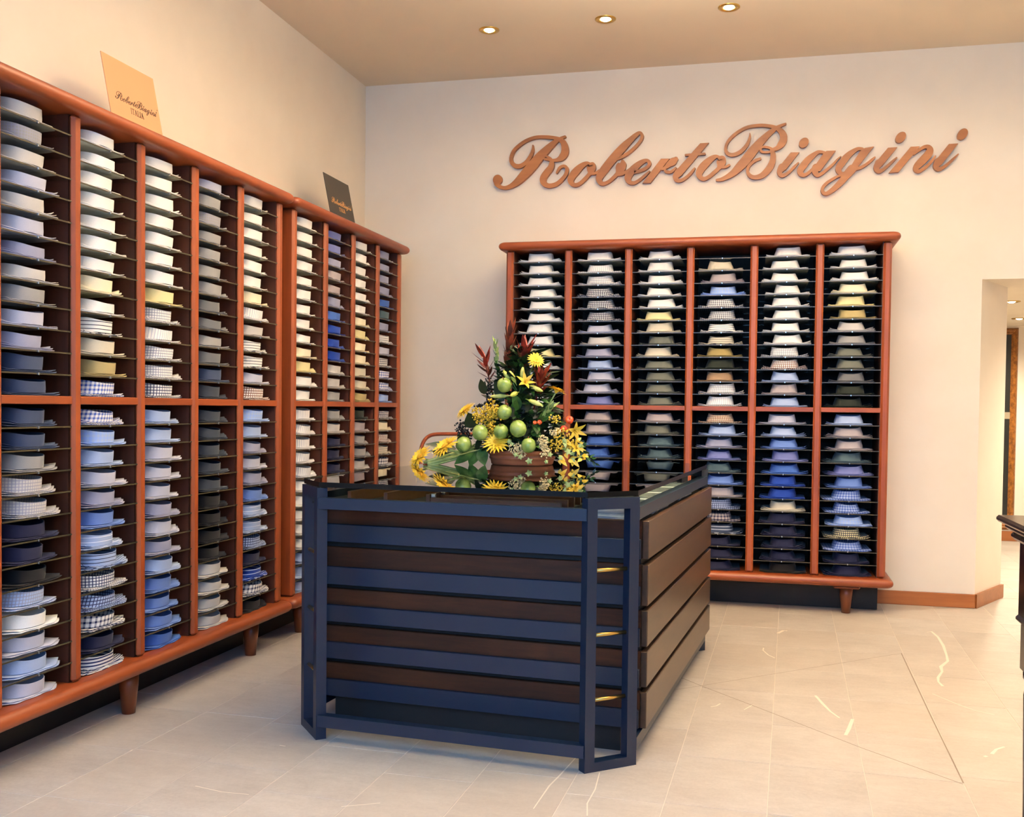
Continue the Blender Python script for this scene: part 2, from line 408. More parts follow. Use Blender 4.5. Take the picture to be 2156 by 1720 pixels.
# ------------------------------------------------------------------ shirt cabinets
ZT, ZM, ZN, ZB = 2.103, 1.172, 1.145, .214
PITCH, POSTW, DEP = .3625, .044, .405
ROW = (ZT-ZM)/13
def bullnose(L, z0, z1, front, back):      # board along x, rounded front and ends, front at -y
    r = (z1-z0)/2; zc = (z0+z1)/2; mb = MB(); n = 10; rings = []
    for k in range(n+1):
        a = -PI/2 + PI*k/n; e = r*math.cos(a); z = zc + r*math.sin(a)
        poly = []; R = .03
        x0, x1, y0, y1 = r-e, L-r+e, -front+r-e, back
        for cx, cy, a0 in ((x0+R, y0+R, PI), (x1-R, y0+R, 1.5*PI)):
            for q in range(6):
                w = a0 + PI/2*q/5; poly.append((cx+R*math.cos(w), cy+R*math.sin(w), z))
        poly += [(x1, y1, z), (x0, y1, z)]
        rings.append(poly)
    m_ = len(rings[0]); vs = [p for q in rings for p in q]; fs = []
    for k in range(n):
        for i in range(m_):
            j = (i+1) % m_; fs.append((k*m_+i, k*m_+j, (k+1)*m_+j, (k+1)*m_+i))
    mb.add(vs, fs, 0, True); mb.f += [tuple(range(m_))[::-1], tuple(n*m_+i for i in range(m_))]; mb.m += [0, 0]; mb.sm += [False, False]
    return mb
_shelf = None
def cabinet(name, label, loc, rz, ncol, legs):
    """local x runs along the front, front plane at y=0, back at y=DEP; origin at the left outer post edge, on the floor"""
    global _shelf
    t = thing(name, label, 'cabinet', loc, rz)
    L = ncol*PITCH + POSTW
    for i in range(ncol+1):
        x = i*PITCH
        if 0 < i < ncol:
            MB().box((x, 0, ZB), (x+POSTW, .024, ZT), .010).build('upright_front', M['cherry_z'], t)
            MB().box((x+.001, .022, ZB), (x+POSTW-.001, DEP, ZT)).build('upright', M['cherry_shaded'], t)  # behind the front edge, cell shade is put into the wood colour
        else:
            MB().box((x, 0, ZB), (x+POSTW, DEP, ZT), .011).build('upright', M['cherry_z'], t)
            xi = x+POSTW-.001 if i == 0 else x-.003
            MB().box((xi, .016, ZB), (xi+.004, DEP-.012, ZT)).build('shade_lining', M['cherry_shaded'], t)  # thin layer added to give the end panels the shaded inner tone
    MB().box((POSTW*.5, DEP-.012, ZB), (L-POSTW*.5, DEP+.004, ZT)).build('back_panel', M['backboard'], t)
    for i in range(ncol):
        x = i*PITCH+POSTW
        MB().box((x-.002, .006, ZN), (x+PITCH-POSTW+.002, DEP-.012, ZM), .002).build('middle_board', M['cherry_x'], t)
    o = bullnose(L+.086, ZT-.002, ZT+.048, .044, DEP+.006).build('top_board', M['cherry_x'], t); o.location = (-.043, 0, 0)
    o = bullnose(L+.086, ZB-.052, ZB, .044, DEP+.006).build('bottom_board', M['cherry_x'], t); o.location = (-.043, 0, 0)
    MB().box((.02, .19, .002), (L-.02, .205, ZB-.05)).build('shade_panel', M['black'], t)  # black sheet added for the deep shade under the cabinet
    for lx in legs:
        for ly in (.055, DEP-.055):
            g = MB().box((lx-.075, ly-.042, ZB-.072), (lx+.075, ly+.042, ZB-.051), .009).build('leg_block', M['cherry_leg'], t)
            MB().lathe([(.024, 0), (.034, .10), (.037, ZB-.07)], 20).build('leg', M['cherry_leg'], t).location = (lx, ly, 0)
    if _shelf is None:
        w = PITCH-POSTW
        mb = MB(); mb.box((0, .010, -.0045), (w, DEP-.014, 0), 0, 0)
        mb.box((0, .0075, -.0046), (w, .0098, .0001), 0, 1)
        mb.box((w/2-.0035, .004, -.0065), (w/2+.0035, .012, .0015), .001, 2)
        _shelf = mb.mesh('glass_shelf', [M['shelf_glass'], M['shelf_edge'], M['steel']])
    for i in range(ncol):
        for z0 in (ZB, ZM):
            for k in range(1, 13):
                inst('glass_shelf', _shelf, t, (i*PITCH+POSTW, 0, z0+ROW*k))
    return t
XF = -2.231
Y1 = 2.922-2*PITCH                          # long left cabinet starts outside the frame
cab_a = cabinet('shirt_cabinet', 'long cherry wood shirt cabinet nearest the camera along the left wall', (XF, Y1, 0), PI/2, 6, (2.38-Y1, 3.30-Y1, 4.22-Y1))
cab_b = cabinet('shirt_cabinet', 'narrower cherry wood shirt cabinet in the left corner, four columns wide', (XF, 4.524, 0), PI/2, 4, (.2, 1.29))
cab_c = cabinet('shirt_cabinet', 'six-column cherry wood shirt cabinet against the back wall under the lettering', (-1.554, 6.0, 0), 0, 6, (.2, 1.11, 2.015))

# ------------------------------------------------------------------ folded shirts
SH = {}
COLS = {  # code: (sRGB, words)
 'W': ((.93, .92, .90), 'white'), 'C': ((.93, .89, .77), 'cream'), 'Y': ((.90, .85, .64), 'pale yellow'),
 'g': ((.74, .73, .72), 'light grey'), 'G': ((.55, .55, .56), 'grey'), 'H': ((.38, .39, .41), 'dark grey'), 'K': ((.17, .20, .25), 'charcoal blue'),
 'k': ((.05, .055, .075), 'black'), 'b': ((.62, .69, .83), 'pale blue'), 'B': ((.37, .48, .73), 'mid blue'), 'M': ((.23, .37, .66), 'strong blue'),
 'R': ((.08, .22, .57), 'royal blue'), 'N': ((.075, .095, .22), 'navy'), 'D': ((.20, .25, .36), 'dark slate blue'), 'L': ((.56, .57, .67), 'lavender'),
 'l': ((.70, .71, .78), 'pale lavender'), 'V': ((.42, .45, .66), 'violet blue'), 'P': ((.63, .595, .61), 'pinkish grey'), 'O': ((.55, .49, .31), 'olive'),
 'T': ((.57, .47, .37), 'tan'), 'S': ((.37, .385, .36), 'sage grey'), 'E': ((.11, .14, .12), 'blackish green'), 'Z': ((.25, .33, .37), 'slate teal'),
 'e': ((.80, .77, .69), 'beige'), 'I': ((.66, .60, .42), 'khaki')}
PATS = {  # suffix: (kind, second sRGB, period m, line share, words)
 '1': ('check', (.55, .55, .62), .0100, .22, 'finely checked'), '2': ('check', (.13, .14, .24), .0105, .36, 'black-checked'),
 '3': ('ging', (.22, .34, .66), .0145, .46, 'blue gingham'), '4': ('ging', (.10, .13, .30), .019, .40, 'navy-windowpane'),
 '5': ('hs', (.12, .14, .24), .0125, .20, 'dark-striped'), '6': ('hs', (.88, .90, .95), .017, .16, 'white-striped'),
 '7': ('ging', (.55, .66, .88), .017, .5, 'faintly checked'), '8': ('check', (.45, .28, .22), .0105, .30, 'brown-checked'),
 '9': ('check', (.15, .17, .33), .0115, .26, 'navy-checked'), '0': ('vs', (.70, .70, .78), .0115, .22, 'faintly striped'),
 'a': ('hs', (.10, .16, .36), .0115, .42, 'navy-striped'), 'c': ('ging', (.26, .27, .36), .0115, .5, 'dark gingham')}
def shirt_mat(code):
    if code in SH: return SH[code]
    c = lin(COLS[code[0]][0]); t = NT('shirting_'+COLS[code[0]][1].replace(' ', '_'))
    uv = t.n('ShaderNodeUVMap'); sx = t.n('ShaderNodeSeparateXYZ'); t.l(uv.outputs[0], sx.inputs[0])
    tc = t.n('ShaderNodeTexCoord'); fz = t.noise(tc.outputs['Object'], 420, 2, .7)
    dark = tuple(x*.86 for x in c); col = t.mix(fz, dark, tuple(min(1, x*1.08) for x in c))
    if len(code) > 1:
        kind, c2, per, sh, _ = PATS[code[1]]; c2 = lin(c2)
        def line(o, p=per): return t.math('LESS_THAN', t.math('FRACT', t.math('DIVIDE', o, p)), sh)
        if kind == 'hs': f = line(sx.outputs[1])
        elif kind == 'vs': f = line(sx.outputs[0])
        else:
            a, b = line(sx.outputs[0]), line(sx.outputs[1])
            f = t.math('MAXIMUM', a, b) if kind == 'check' else t.math('MULTIPLY', t.math('ADD', a, b), .5)
            if kind == 'ging': f = t.math('POWER', f, .8)
        col = t.mix(f, col, c2)
    t.base(col); t.set(Roughness=.8); t.b.inputs['Specular IOR Level'].default_value = .25
    t.b.inputs['Sheen Weight'].default_value = .08
    SH[code] = t.mat; return t.mat

def collar_mesh(seed, flare):
    r = random.Random(seed); n = 40; mb = MB()
    a0, b0 = .079+r.uniform(-.004, .004), .086; a1, b1 = flare+r.uniform(-.005, .005), flare+.010
    h0 = (.039 if flare > .07 else .0425)+r.uniform(-.002, .002); sk = r.uniform(-.004, .004); tilt = r.uniform(-.04, .04); drop = r.uniform(-.008, .003)
    ex = 2/2.8
    def pt(th, s, z, off):
        c, q = math.cos(th), math.sin(th)
        a = a0+(a1-a0)*s-off; b = b0+(b1-b0)*s-off
        return (a*math.copysign(abs(c)**ex, c)+sk*s, b*math.copysign(abs(q)**ex, q)-.003*s, z)
    L = 2*PI*.08; m_ = n+1
    ring = [Vector(pt(-PI/2-PI+2*PI*i/n, .5, 0, 0)) for i in range(m_)]; arc = [0.0]
    for i in range(1, m_): arc.append(arc[-1]+(ring[i]-ring[i-1]).length)
    def strip_(prof):
        vs = []; uvs = []
        for s, zf, off in prof:
            for i in range(m_):
                th = -PI/2 - PI + 2*PI*i/n
                q = .5-.5*math.sin(th)                         # 1 at the viewer's side (-y)
                h = h0*(1.06-.16*q**2) + .0065*math.cos(th)**2*(.4+.6*q) + tilt*.08*math.cos(th) + drop*(q-.5)
                z = .004 + zf*(h+.002)
                vs.append(pt(th, s, z, off)); uvs.append((arc[i], z if off < .002 else .1-z))
        mb.add(vs, [(k*m_+i, k*m_+i+1, (k+1)*m_+i+1, (k+1)*m_+i) for k in range(len(prof)-1) for i in range(n)], 0, True, None, uvs)
    strip_([(0, 0, -.001), (.3, .33, -.0015), (.7, .70, -.0006), (1, 1, 0)])
    strip_([(1, 1, 0), (1.0, 1.012, .0012), (1, 1, .0026)])
    strip_([(1, 1, .0026), (.6, .6, .004), (.1, .2, .005)])
    return mb.mesh('collar', [None])
def body_mesh(seed):
    r = random.Random(seed*31+5); mb = MB(); nx, ny = 16, 7; W_, D_ = .129, .33
    amp = r.uniform(.45, 1.1); ph = [r.uniform(0, 6) for _ in range(6)]; sd = [r.uniform(.5, 1.5), r.uniform(.5, 1.5)]
    def sheet(z0, th, lift, shrink, k):
        vs = []; uvs = []
        for top in (0, 1):
            for j in range(ny+1):
                for i in range(nx+1):
                    u = -1+2*i/nx; v = j/ny
                    x = u*(W_-shrink); y = .012 + shrink*.6 + v*(D_-shrink)
                    e = max(0, (abs(u)-.55)/.45); side = sd[0] if u < 0 else sd[1]
                    fr = math.exp(-v*3.2)
                    y += .020*e*e*(1-v) + .003*math.sin(9*u+ph[k])*(1-v)
                    l = lift*amp*side*e**1.4*fr + .0022*fr*abs(math.sin(7*u+ph[k+1]))*(.3+e) + .0012*(1+math.sin(14*u+ph[k+2]))*fr*e
                    ed = 1-min(1, (1-abs(u))*6)*min(1, 6*v+.0)  # thin the border
                    t_ = th*(1-.55*max(0, ed))
                    z = z0 + l + (t_ if top else 0)
                    vs.append((x, y, z)); uvs.append((x+.5, y+.5))
        m_ = nx+1; o = m_*(ny+1); fs = []
        for j in range(ny):
            for i in range(nx):
                a = j*m_+i; fs.append((o+a, o+a+1, o+a+m_+1, o+a+m_)); fs.append((a, a+m_, a+m_+1, a+1))
        for i in range(nx):
            fs.append((i, i+1, o+i+1, o+i)); a = ny*m_+i; fs.append((a+1, a, o+a, o+a+1))
        for j in range(ny):
            a = j*m_; fs.append((a+m_, a, o+a, o+a+m_)); a = j*m_+nx; fs.append((a, a+m_, o+a+m_, o+a))
        mb.add(vs, fs, 0, True, None, uvs)
    sheet(.0004, .0040, .003, 0, 0)
    sheet(.0046, .0034, .009, .004, 2)
    if seed % 3 == 1: sheet(.0082, .0025, .015, .012, 3)
    return mb.mesh('folded_body', [None])
NV = 6
COLLARS = {0: [collar_mesh(i, .065) for i in range(NV)], 1: [collar_mesh(i+20, .0775) for i in range(NV)]}; BODY = [body_mesh(i) for i in range(NV)]
ORD = ['', 'first', 'second', 'third', 'fourth', 'fifth', 'sixth', 'seventh', 'eighth', 'ninth', 'tenth', 'eleventh', 'twelfth', 'bottom']
rs = random.Random(11); hidden = []
def setmat(o, m):
    o.material_slots[0].link = 'OBJECT'; o.material_slots[0].material = m
def shirt(cab_loc, cab_rz, col, half, row, code, where, colname, visible=True):
    z = (ZM if half == 0 else ZB) + ROW*(12-row) + .0004
    lx = col*PITCH + POSTW + (PITCH-POSTW)/2 + rs.uniform(-.009, .009); ly = rs.uniform(.0, .008)
    rz = cab_rz + rs.uniform(-.05, .05)
    c, s = math.cos(cab_rz), math.sin(cab_rz)
    loc = (cab_loc[0]+c*lx-s*ly, cab_loc[1]+s*lx+c*ly, z)
    iv, ib = rs.randrange(NV), rs.randrange(NV); sc = rs.uniform(.96, 1.04)
    if not visible: hidden.append((loc, rz, code, iv, ib)); return
    look = COLS[code[0]][1] + (' '+PATS[code[1]][4] if len(code) > 1 else '')
    pos = ('top cell' if row == 0 else ORD[row+1]+' from top' if row < 12 else 'just above middle board') if half == 0 else \
          ('first under middle board' if row == 0 else ORD[row+1]+' under middle board' if row < 12 else 'bottom cell')
    t = thing('folded_shirt', '%s folded shirt, %s, %s column, %s' % (look, pos, colname, where), 'shirt', loc, rz, 'folded shirts in the '+where)
    t.scale = (sc, 1, rs.uniform(.94, 1.06))
    m = shirt_mat(code)
    setmat(inst('body', BODY[ib], t), m)
    q = inst('collar', COLLARS[int(cab_rz > 1)][iv], t, (0, .105, .0055)); setmat(q, m)
def column(cab, ncab, col, codes, where, colname, hide=(0, 0)):
    loc, rz = ncab
    up, lo = codes.split('|'); up = up.split(); lo = lo.split()
    for half, lst in ((0, up), (1, lo)):
        for r_, code in enumerate(lst):
            if code == '-': continue
            lim = hide[half]
            shirt(loc, rz, col, half, r_, code, where, colname, visible=not (lim and r_ >= lim))
A = ((XF, Y1, 0), PI/2); B = ((XF, 4.524, 0), PI/2); K = ((-1.554, 6.0, 0), 0)
wa, wb, wk = 'long left cabinet', 'corner left cabinet', 'back wall cabinet'
column(cab_a, A, 1, 'g G1 g l g l L g G l L D D | D D G g1 g1 N N k b1 W l b l', wa, 'first')
column(cab_a, A, 2, 'W W W W W W W C W W5 e I W3 | W3 b7 b l L B b6 b5 W9 b9 W4 N Wa', wa, 'second')
column(cab_a, A, 3, 'W W W W W W W Y W1 W0 W1 W1 W9 | b b l l l L l L b B B B M', wa, 'third')
column(cab_a, A, 4, 'l G G1 G G G G H H G H D K | K K K K K k k k k g g g g', wa, 'fourth')
column(cab_a, A, 5, 'W W W W W W C W0 g W5 W5 l W8 | b7 b L l L B b6 b6 b9 N R6 W4 k', wa, 'fifth')
column(cab_b, B, 0, 'W W W W W W W W W C Y W W | W0 W0 W0 W0 W0 W W W W W b b b', wb, 'first', (0, 6))
column(cab_b, B, 1, 'V V L P P L M R R R g g G | G g N N N g g G G k k k k', wb, 'second', (0, 6))
column(cab_b, B, 2, 'W W W W W W C Y C C e e I | E P G G g g G G k k k k k', wb, 'third', (0, 6))
column(cab_b, B, 3, 'L L L L M Z L W5 l Wc W3 W3 b7 | W2 C W8 e5 W4 g b b b b b b b', wb, 'fourth', (0, 6))
column(cab_c, K, 0, 'W W W W W W W W Y W W W W | W W g g g g g g g g g g g', wk, 'first', (11, -1))
column(cab_c, K, 1, 'W W0 W1 W2 W2 W2 l g L b l l V | P P M M L L N N N N N N N', wk, 'second', (0, 5))
column(cab_c, K, 2, 'W W W W W Y e S e S S S S | P S Z Z S S k k k k k k k', wk, 'third', (0, 6))
column(cab_c, K, 3, '- e P b7 Wc Wc W5 e5 O E T W1 W0 | e8 b L V Z B P1 b9 P4 D6 N N N', wk, 'fourth')
column(cab_c, K, 4, 'W W W W W W W W W1 W8 b P b | l b B V M R R e N N N N k', wk, 'fifth')
column(cab_c, K, 5, 'W W W C Y I g G S S H E E | b P P Z V B b3 b3 b7 Y2 b3 N N', wk, 'sixth')
# first column of the back cabinet below row eleven, and the rest behind the counter and outside the frame: one mass
for r_ in range(13):
    for half in (0, 1): hidden.append(((XF, Y1+POSTW+(PITCH-POSTW)/2, (ZM if half == 0 else ZB)+ROW*(12-r_)+.0004), PI/2, ('l', 'g', 'b')[r_ % 3] if half == 0 else ('B', 'N', 'W')[r_ % 3], r_ % NV, (r_*2) % NV))
hc = sorted({h[2] for h in hidden}); hm = MB()
for loc, rz, code, iv, ib in hidden:
    mt = Matrix.Translation(loc) @ Matrix.Rotation(rz, 4, 'Z')
    for me, off in ((BODY[ib], (0, 0, 0)), (COLLARS[int(rz > 1)][iv], (0, .105, .0055))):
        ul = {}
        for l in me.loops: ul[l.vertex_index] = tuple(me.uv_layers[0].data[l.index].uv)
        hm.add([v.co for v in me.vertices], [tuple(p.vertices) for p in me.polygons], hc.index(code), True, mt @ Matrix.Translation(off), [ul.get(i, (0, 0)) for i in range(len(me.vertices))])
tag(hm.build('folded_shirts', [shirt_mat(c) for c in hc]), 'more folded shirts low in the shelving behind the navy counter', 'shirts', None, 'stuff')

# ------------------------------------------------------------------ script lettering
# strokes: (crop origin x, y, scale) then centre lines with pen widths, filled polygons and dots, in crop units
CR = {1: (1030, 270, .092764), 2: (1190, 270, .092764), 3: (1330, 270, .092764), 4: (1490, 250, .092764), 5: (1620, 280, .092764), 6: (1700, 280, .092764), 7: (1840, 250, .0974)}
def S(txt):
    v = [float(q) for q in txt.replace(';', ' ').replace(',', ' ').split()]
    return [tuple(v[i:i+3]) for i in range(0, len(v), 3)]
def Pg(txt):
    v = [float(q) for q in txt.replace(';', ' ').replace(',', ' ').split()]
    return [tuple(v[i:i+2]) for i in range(0, len(v), 2)]
GLYPHS = [
 ('R', [(1, 's', S('990,385,26; 985,500,62; 930,640,82; 840,770,92; 720,850,95; 600,855,95; 510,775,85; 495,660,75; 555,510,75; 680,385,74; 850,272,70; 1050,205,70; 1250,196,72; 1420,208,74; 1570,240,80; 1670,310,120; 1715,430,152; 1710,560,168; 1640,660,145; 1540,715,80; 1430,725,58; 1320,705,52; 1250,690,46')),
        (1, 's', S('1235,665,40; 1270,628,42; 1330,650,48; 1395,700,64; 1418,780,108; 1395,890,138; 1310,1000,150; 1230,1120,150; 1228,1220,132; 1300,1290,105; 1400,1302,95; 1530,1260,90; 1640,1170,86; 1730,1060,82; 1765,950,78; 1742,880,66; 1680,856,64; 1605,890,64; 1555,960,56; 1530,1010,40')),
        (1, 's', S('1718,188,52; 1650,215,62; 1580,250,72; 1500,305,105; 1350,440,155; 1150,640,200; 1000,820,220; 860,980,218; 720,1130,182; 600,1240,142; 480,1315,100; 360,1350,78; 250,1330,80; 175,1270,105; 165,1220,120')),
        (1, 'd', (188, 1165, 104, 108, 0))]),
 ('o', [(2, 's', S('570,800,40; 480,795,85; 370,855,130; 260,960,170; 175,1060,168; 125,1160,152; 150,1250,108; 230,1288,86; 340,1245,82; 450,1145,86; 535,1050,82; 590,985,90')),
        (2, 's', S('560,805,60; 600,835,160; 592,895,205; 575,990,150; 550,1040,80')), (2, 's', S('570,1020,60; 680,1020,62; 770,960,52'))]),
 ('b', [(2, 's', S('1200,690,55; 1330,625,70; 1480,520,70; 1620,390,70; 1720,260,70; 1745,165,72; 1690,100,68; 1600,155,100; 1480,265,130; 1330,410,168; 1180,575,188; 1020,765,192; 880,945,188; 790,1075,172; 770,1170,135; 815,1245,102; 890,1252,78; 1000,1200,76; 1110,1105,82; 1180,1030,92')),
        (2, 's', S('1300,745,70; 1305,810,165; 1262,880,228; 1230,965,180; 1190,1030,100')), (2, 's', S('1190,1050,60; 1290,1032,75; 1400,975,62; 1470,920,44'))]),
 ('e', [(2, 's', S('1540,1010,60; 1680,970,72; 1800,922,76; 1890,850,76; 1912,780,76; 1850,728,72; 1740,765,105; 1620,855,145; 1510,965,165; 1435,1080,165; 1428,1170,132; 1485,1235,88; 1580,1232,72; 1700,1160,66; 1820,1060,60; 1912,975,34'))]),
 ('r', [(3, 'p', Pg('665,690; 862,688; 425,1242; 243,1244')), (3, 's', S('690,930,50; 770,885,80; 850,815,130; 940,750,172; 1000,700,110')),
        (3, 's', S('740,930,50; 785,980,72; 870,992,62; 945,950,60; 1000,895,36'))]),
 ('t', [(3, 'p', Pg('1555,340; 1753,328; 1180,1010; 985,985')), (3, 's', S('1080,990,190; 1005,1085,148; 1020,1165,98; 1105,1185,76; 1210,1135,70; 1320,1040,66; 1395,950,60; 1430,905,34')),
        (3, 's', S('1225,605,48; 1400,595,55; 1655,578,50'))]),
 ('o', [(3, 's', S('1990,645,40; 1900,642,88; 1790,702,134; 1670,812,170; 1585,910,170; 1532,1020,152; 1560,1110,108; 1640,1147,84; 1750,1100,82; 1870,1002,86; 1965,915,84; 2010,850,90')),
        (3, 's', S('1975,660,60; 2040,695,165; 2032,770,208; 2010,850,150; 1970,910,80')), (4, 's', S('270,1090,60; 400,1092,62; 490,1048,50'))]),
 ('B', [(4, 's', S('960,330,22; 955,430,56; 900,570,78; 800,700,90; 690,780,92; 560,818,82; 450,785,80; 408,690,70; 442,550,66; 540,420,70; 700,290,70; 900,190,70; 1150,150,70; 1350,157,74; 1530,195,80; 1655,270,118; 1718,380,158; 1715,490,168; 1655,590,152; 1580,660,100; 1470,705,72')),
        (4, 's', S('1490,705,60; 1390,655,54; 1280,638,52; 1205,670,52; 1215,735,58; 1290,760,48; 1410,748,54')),
        (4, 's', S('1450,700,80; 1482,800,118; 1480,930,134; 1440,1050,152; 1350,1180,148; 1220,1290,124; 1070,1328,92; 960,1292,88; 908,1200,68; 922,1100,72; 990,1010,70; 1090,940,66; 1192,905,54')),
        (4, 's', S('1768,112,42; 1660,155,62; 1560,205,84; 1450,285,114; 1300,422,152; 1150,582,188; 1000,762,218; 860,942,218; 720,1092,196; 590,1220,152; 450,1312,112; 320,1370,82; 205,1388,52'))]),
 ('i', [(5, 'p', Pg('485,440; 682,436; 365,840; 195,795')), (5, 's', S('290,775,182; 232,880,130; 275,962,94; 362,942,76; 470,862,66; 580,752,60; 655,675,36')), (5, 'd', (780, 220, 126, 100, 52))]),
 ('a', [(5, 's', S('1240,440,60; 1120,428,78; 1010,492,112; 880,602,150; 765,742,160; 702,850,152; 725,930,112; 800,952,80; 900,892,72; 980,812,60')),
        (5, 'p', Pg('1240,440; 1300,405; 1505,398; 1150,870; 955,850; 1200,500')), (5, 's', S('1062,785,190; 1040,880,142; 1092,952,96; 1182,920,72; 1300,832,66; 1430,722,60; 1540,602,42; 1620,530,22'))]),
 ('g', [(6, 's', S('1250,360,66; 1150,357,80; 1030,422,114; 900,532,155; 795,660,164; 712,790,152; 725,880,112; 800,922,78; 890,872,64; 980,790,54')),
        (6, 'p', Pg('1195,410; 1270,365; 1300,338; 1510,305; 1120,800; 930,990; 800,960; 960,790')),
        (6, 's', S('1010,815,205; 890,950,185; 780,1090,152; 660,1212,132; 540,1312,112; 425,1375,88; 345,1332,78; 348,1240,72; 432,1140,72; 560,1052,66; 690,982,58; 790,952,52')),
        (6, 's', S('960,880,60; 1080,822,78; 1230,772,72; 1360,692,66; 1470,602,60; 1530,548,36'))]),
 ('i', [(7, 'p', Pg('305,625; 506,613; 185,1010; 20,965')), (7, 's', S('112,955,182; 58,1060,134; 105,1132,98; 192,1102,76; 300,1012,66; 400,922,60; 490,843,38')), (7, 'd', (580, 400, 136, 100, 52))]),
 ('n', [(7, 'p', Pg('795,605; 996,595; 535,1152; 322,1167')), (7, 's', S('870,750,60; 990,665,66; 1090,610,80; 1175,610,105; 1210,680,155; 1160,785,178; 1050,900,178; 945,1010,158; 912,1090,112; 972,1132,78; 1072,1080,72; 1180,990,66; 1270,890,58; 1332,803,26'))]),
 ('i', [(7, 'p', Pg('1620,545; 1826,533; 1475,975; 1310,930')), (7, 's', S('1400,925,182; 1348,1022,134; 1392,1087,94; 1492,1052,72; 1602,970,62; 1712,870,54; 1822,763,26')), (7, 'd', (1918, 330, 134, 100, 56))]),
]
YS = YB-.026
def to_wall(crop, x, y):
    ox, oy, s = CR[crop]; p = on_y(ox+x*s, oy+y*s, YS); return Vector((p.x, p.z))
def catmull(pts, sub=5):
    out = []; n = len(pts)
    for i in range(n-1):
        p0, p1, p2, p3 = (Vector(pts[max(0, min(n-1, i+k))]) for k in (-1, 0, 1, 2))
        for j in range(sub):
            t = j/sub
            out.append(.5*((2*p1)+(p2-p0)*t+(2*p0-5*p1+4*p2-p3)*t*t+(3*p1-p0-3*p2+p3)*t**3))
    return out+[Vector(pts[-1])]
def glyph_shapes(items):
    """-> list of polygons / strips in wall coordinates (x, z)"""
    out = []
    for crop, kind, data in items:
        k = (to_wall(crop, 1000, 500)-to_wall(crop, 0, 500)).length/1000
        if kind == 's':
            P_ = catmull([(*to_wall(crop, x, y), w*k) for x, y, w in data])
            L_, R_ = [], []
            for i, p in enumerate(P_):
                a, b = P_[max(0, i-1)], P_[min(len(P_)-1, i+1)]
                t = Vector((b.x-a.x, b.y-a.y)); t.normalize(); n_ = Vector((-t.y, t.x)); c = Vector((p.x, p.y)); w = max(p.z, .001)/2
                L_.append(c+n_*w); R_.append(c-n_*w)
            out.append(('s', L_, R_))
            for p in (P_[0], P_[-1]):
                out.append(('p', [Vector((p.x+p.z/2*math.cos(2*PI*q/10), p.y+p.z/2*math.sin(2*PI*q/10))) for q in range(10)]))
        elif kind == 'p': out.append(('p', [to_wall(crop, x, y) for x, y in data]))
        else:
            cx, cy, ra, rb, ang = data; c = to_wall(crop, cx, cy); an = math.radians(ang); pl = []
            for q in range(24):
                w = 2*PI*q/24; a, b = ra*k*math.cos(w), rb*k*math.sin(w)
                pl.append(c+Vector((a*math.cos(an)-b*math.sin(an), a*math.sin(an)+b*math.cos(an))))
            out.append(('p', pl))
    return out
SHAPES = [(ch, glyph_shapes(it)) for ch, it in GLYPHS]
def shapes_mesh(mb, shapes, fn0, fn1, step=Vector((0, -.00012, 0)), k0=0):
    """fn0 / fn1 map (x, z) to the back and the front face; each stroke stands a hair prouder than the one before"""
    for k_, sh in enumerate(shapes):
        lift = step*(k_+k0)*1.0
        if sh[0] == 's':
            _, L_, R_ = sh; n = len(L_)
            vs = [fn1(p) for p in L_]+[fn1(p) for p in R_]+[fn0(p) for p in L_]+[fn0(p) for p in R_]; fs = []
            for i in range(n-1):
                fs += [(i, i+1, n+i+1, n+i), (2*n+i+1, 2*n+i, 3*n+i, 3*n+i+1), (i+1, i, 2*n+i, 2*n+i+1), (n+i, n+i+1, 3*n+i+1, 3*n+i)]
            fs += [(0, n, 3*n, 2*n), (2*n-1, n-1, 3*n-1, 4*n-1)]
        else:
            pl = sh[1]; n = len(pl); vs = [fn1(p) for p in pl]+[fn0(p) for p in pl]
            fs = [tuple(range(n)), tuple(range(2*n-1, n-1, -1))]+[((i+1) % n, i, n+i, n+(i+1) % n) for i in range(n)]
        h_ = len(vs)//2; vs = [v+lift for v in vs[:h_]]+vs[h_:]
        mb.add(vs, fs)
sign = thing('wall_lettering', 'cut-out wooden script sign reading RobertoBiagini on the back wall above the shirt cabinet', 'sign', (-.05, YB, 2.6))
for li, (ch, shp) in enumerate(SHAPES):
    mb = MB(); o_ = Vector((-.05, YB, 2.6))
    shapes_mesh(mb, shp, lambda p: Vector((p.x, YB-.001, p.y))-o_, lambda p: Vector((p.x, YS-.0006*(li % 2), p.y))-o_)
    mb.build('letter', M['sign_wood'], sign)

# the two show cards on top of the left cabinets
ITALIA = []
def serif(ch, x):
    out = []
    def bar(x0, y0, x1, y1, w): 
        d = Vector((x1-x0, y1-y0)).normalized(); n_ = Vector((-d.y, d.x))*w/2
        out.append(('p', [Vector((x+x0, y0))+n_, Vector((x+x0, y0))-n_, Vector((x+x1, y1))-n_, Vector((x+x1, y1))+n_]))
    if ch == 'I': bar(.15, 0, .15, 1, .13); bar(.02, .03, .28, .03, .06); bar(.02, .97, .28, .97, .06); w = .36
    elif ch == 'T': bar(.35, 0, .35, 1, .13); bar(.02, .96, .68, .96, .07); bar(.03, .8, .03, .98, .05); bar(.67, .8, .67, .98, .05); bar(.22, .03, .48, .03, .06); w = .72
    elif ch == 'A': bar(.08, 0, .36, 1, .07); bar(.36, 1, .66, 0, .14); bar(.19, .36, .54, .36, .06); bar(0, .03, .2, .03, .06); bar(.54, .03, .78, .03, .06); w = .80
    else: bar(.15, 0, .15, 1, .13); bar(.02, .97, .28, .97, .06); bar(.02, .03, .58, .03, .07); bar(.58, 0, .58, .25, .05); w = .64
    return out, w
x_ = 0
for ch in 'ITALIA':
    o_, w_ = serif(ch, x_); ITALIA += o_; x_ += w_+.10
ITW = x_
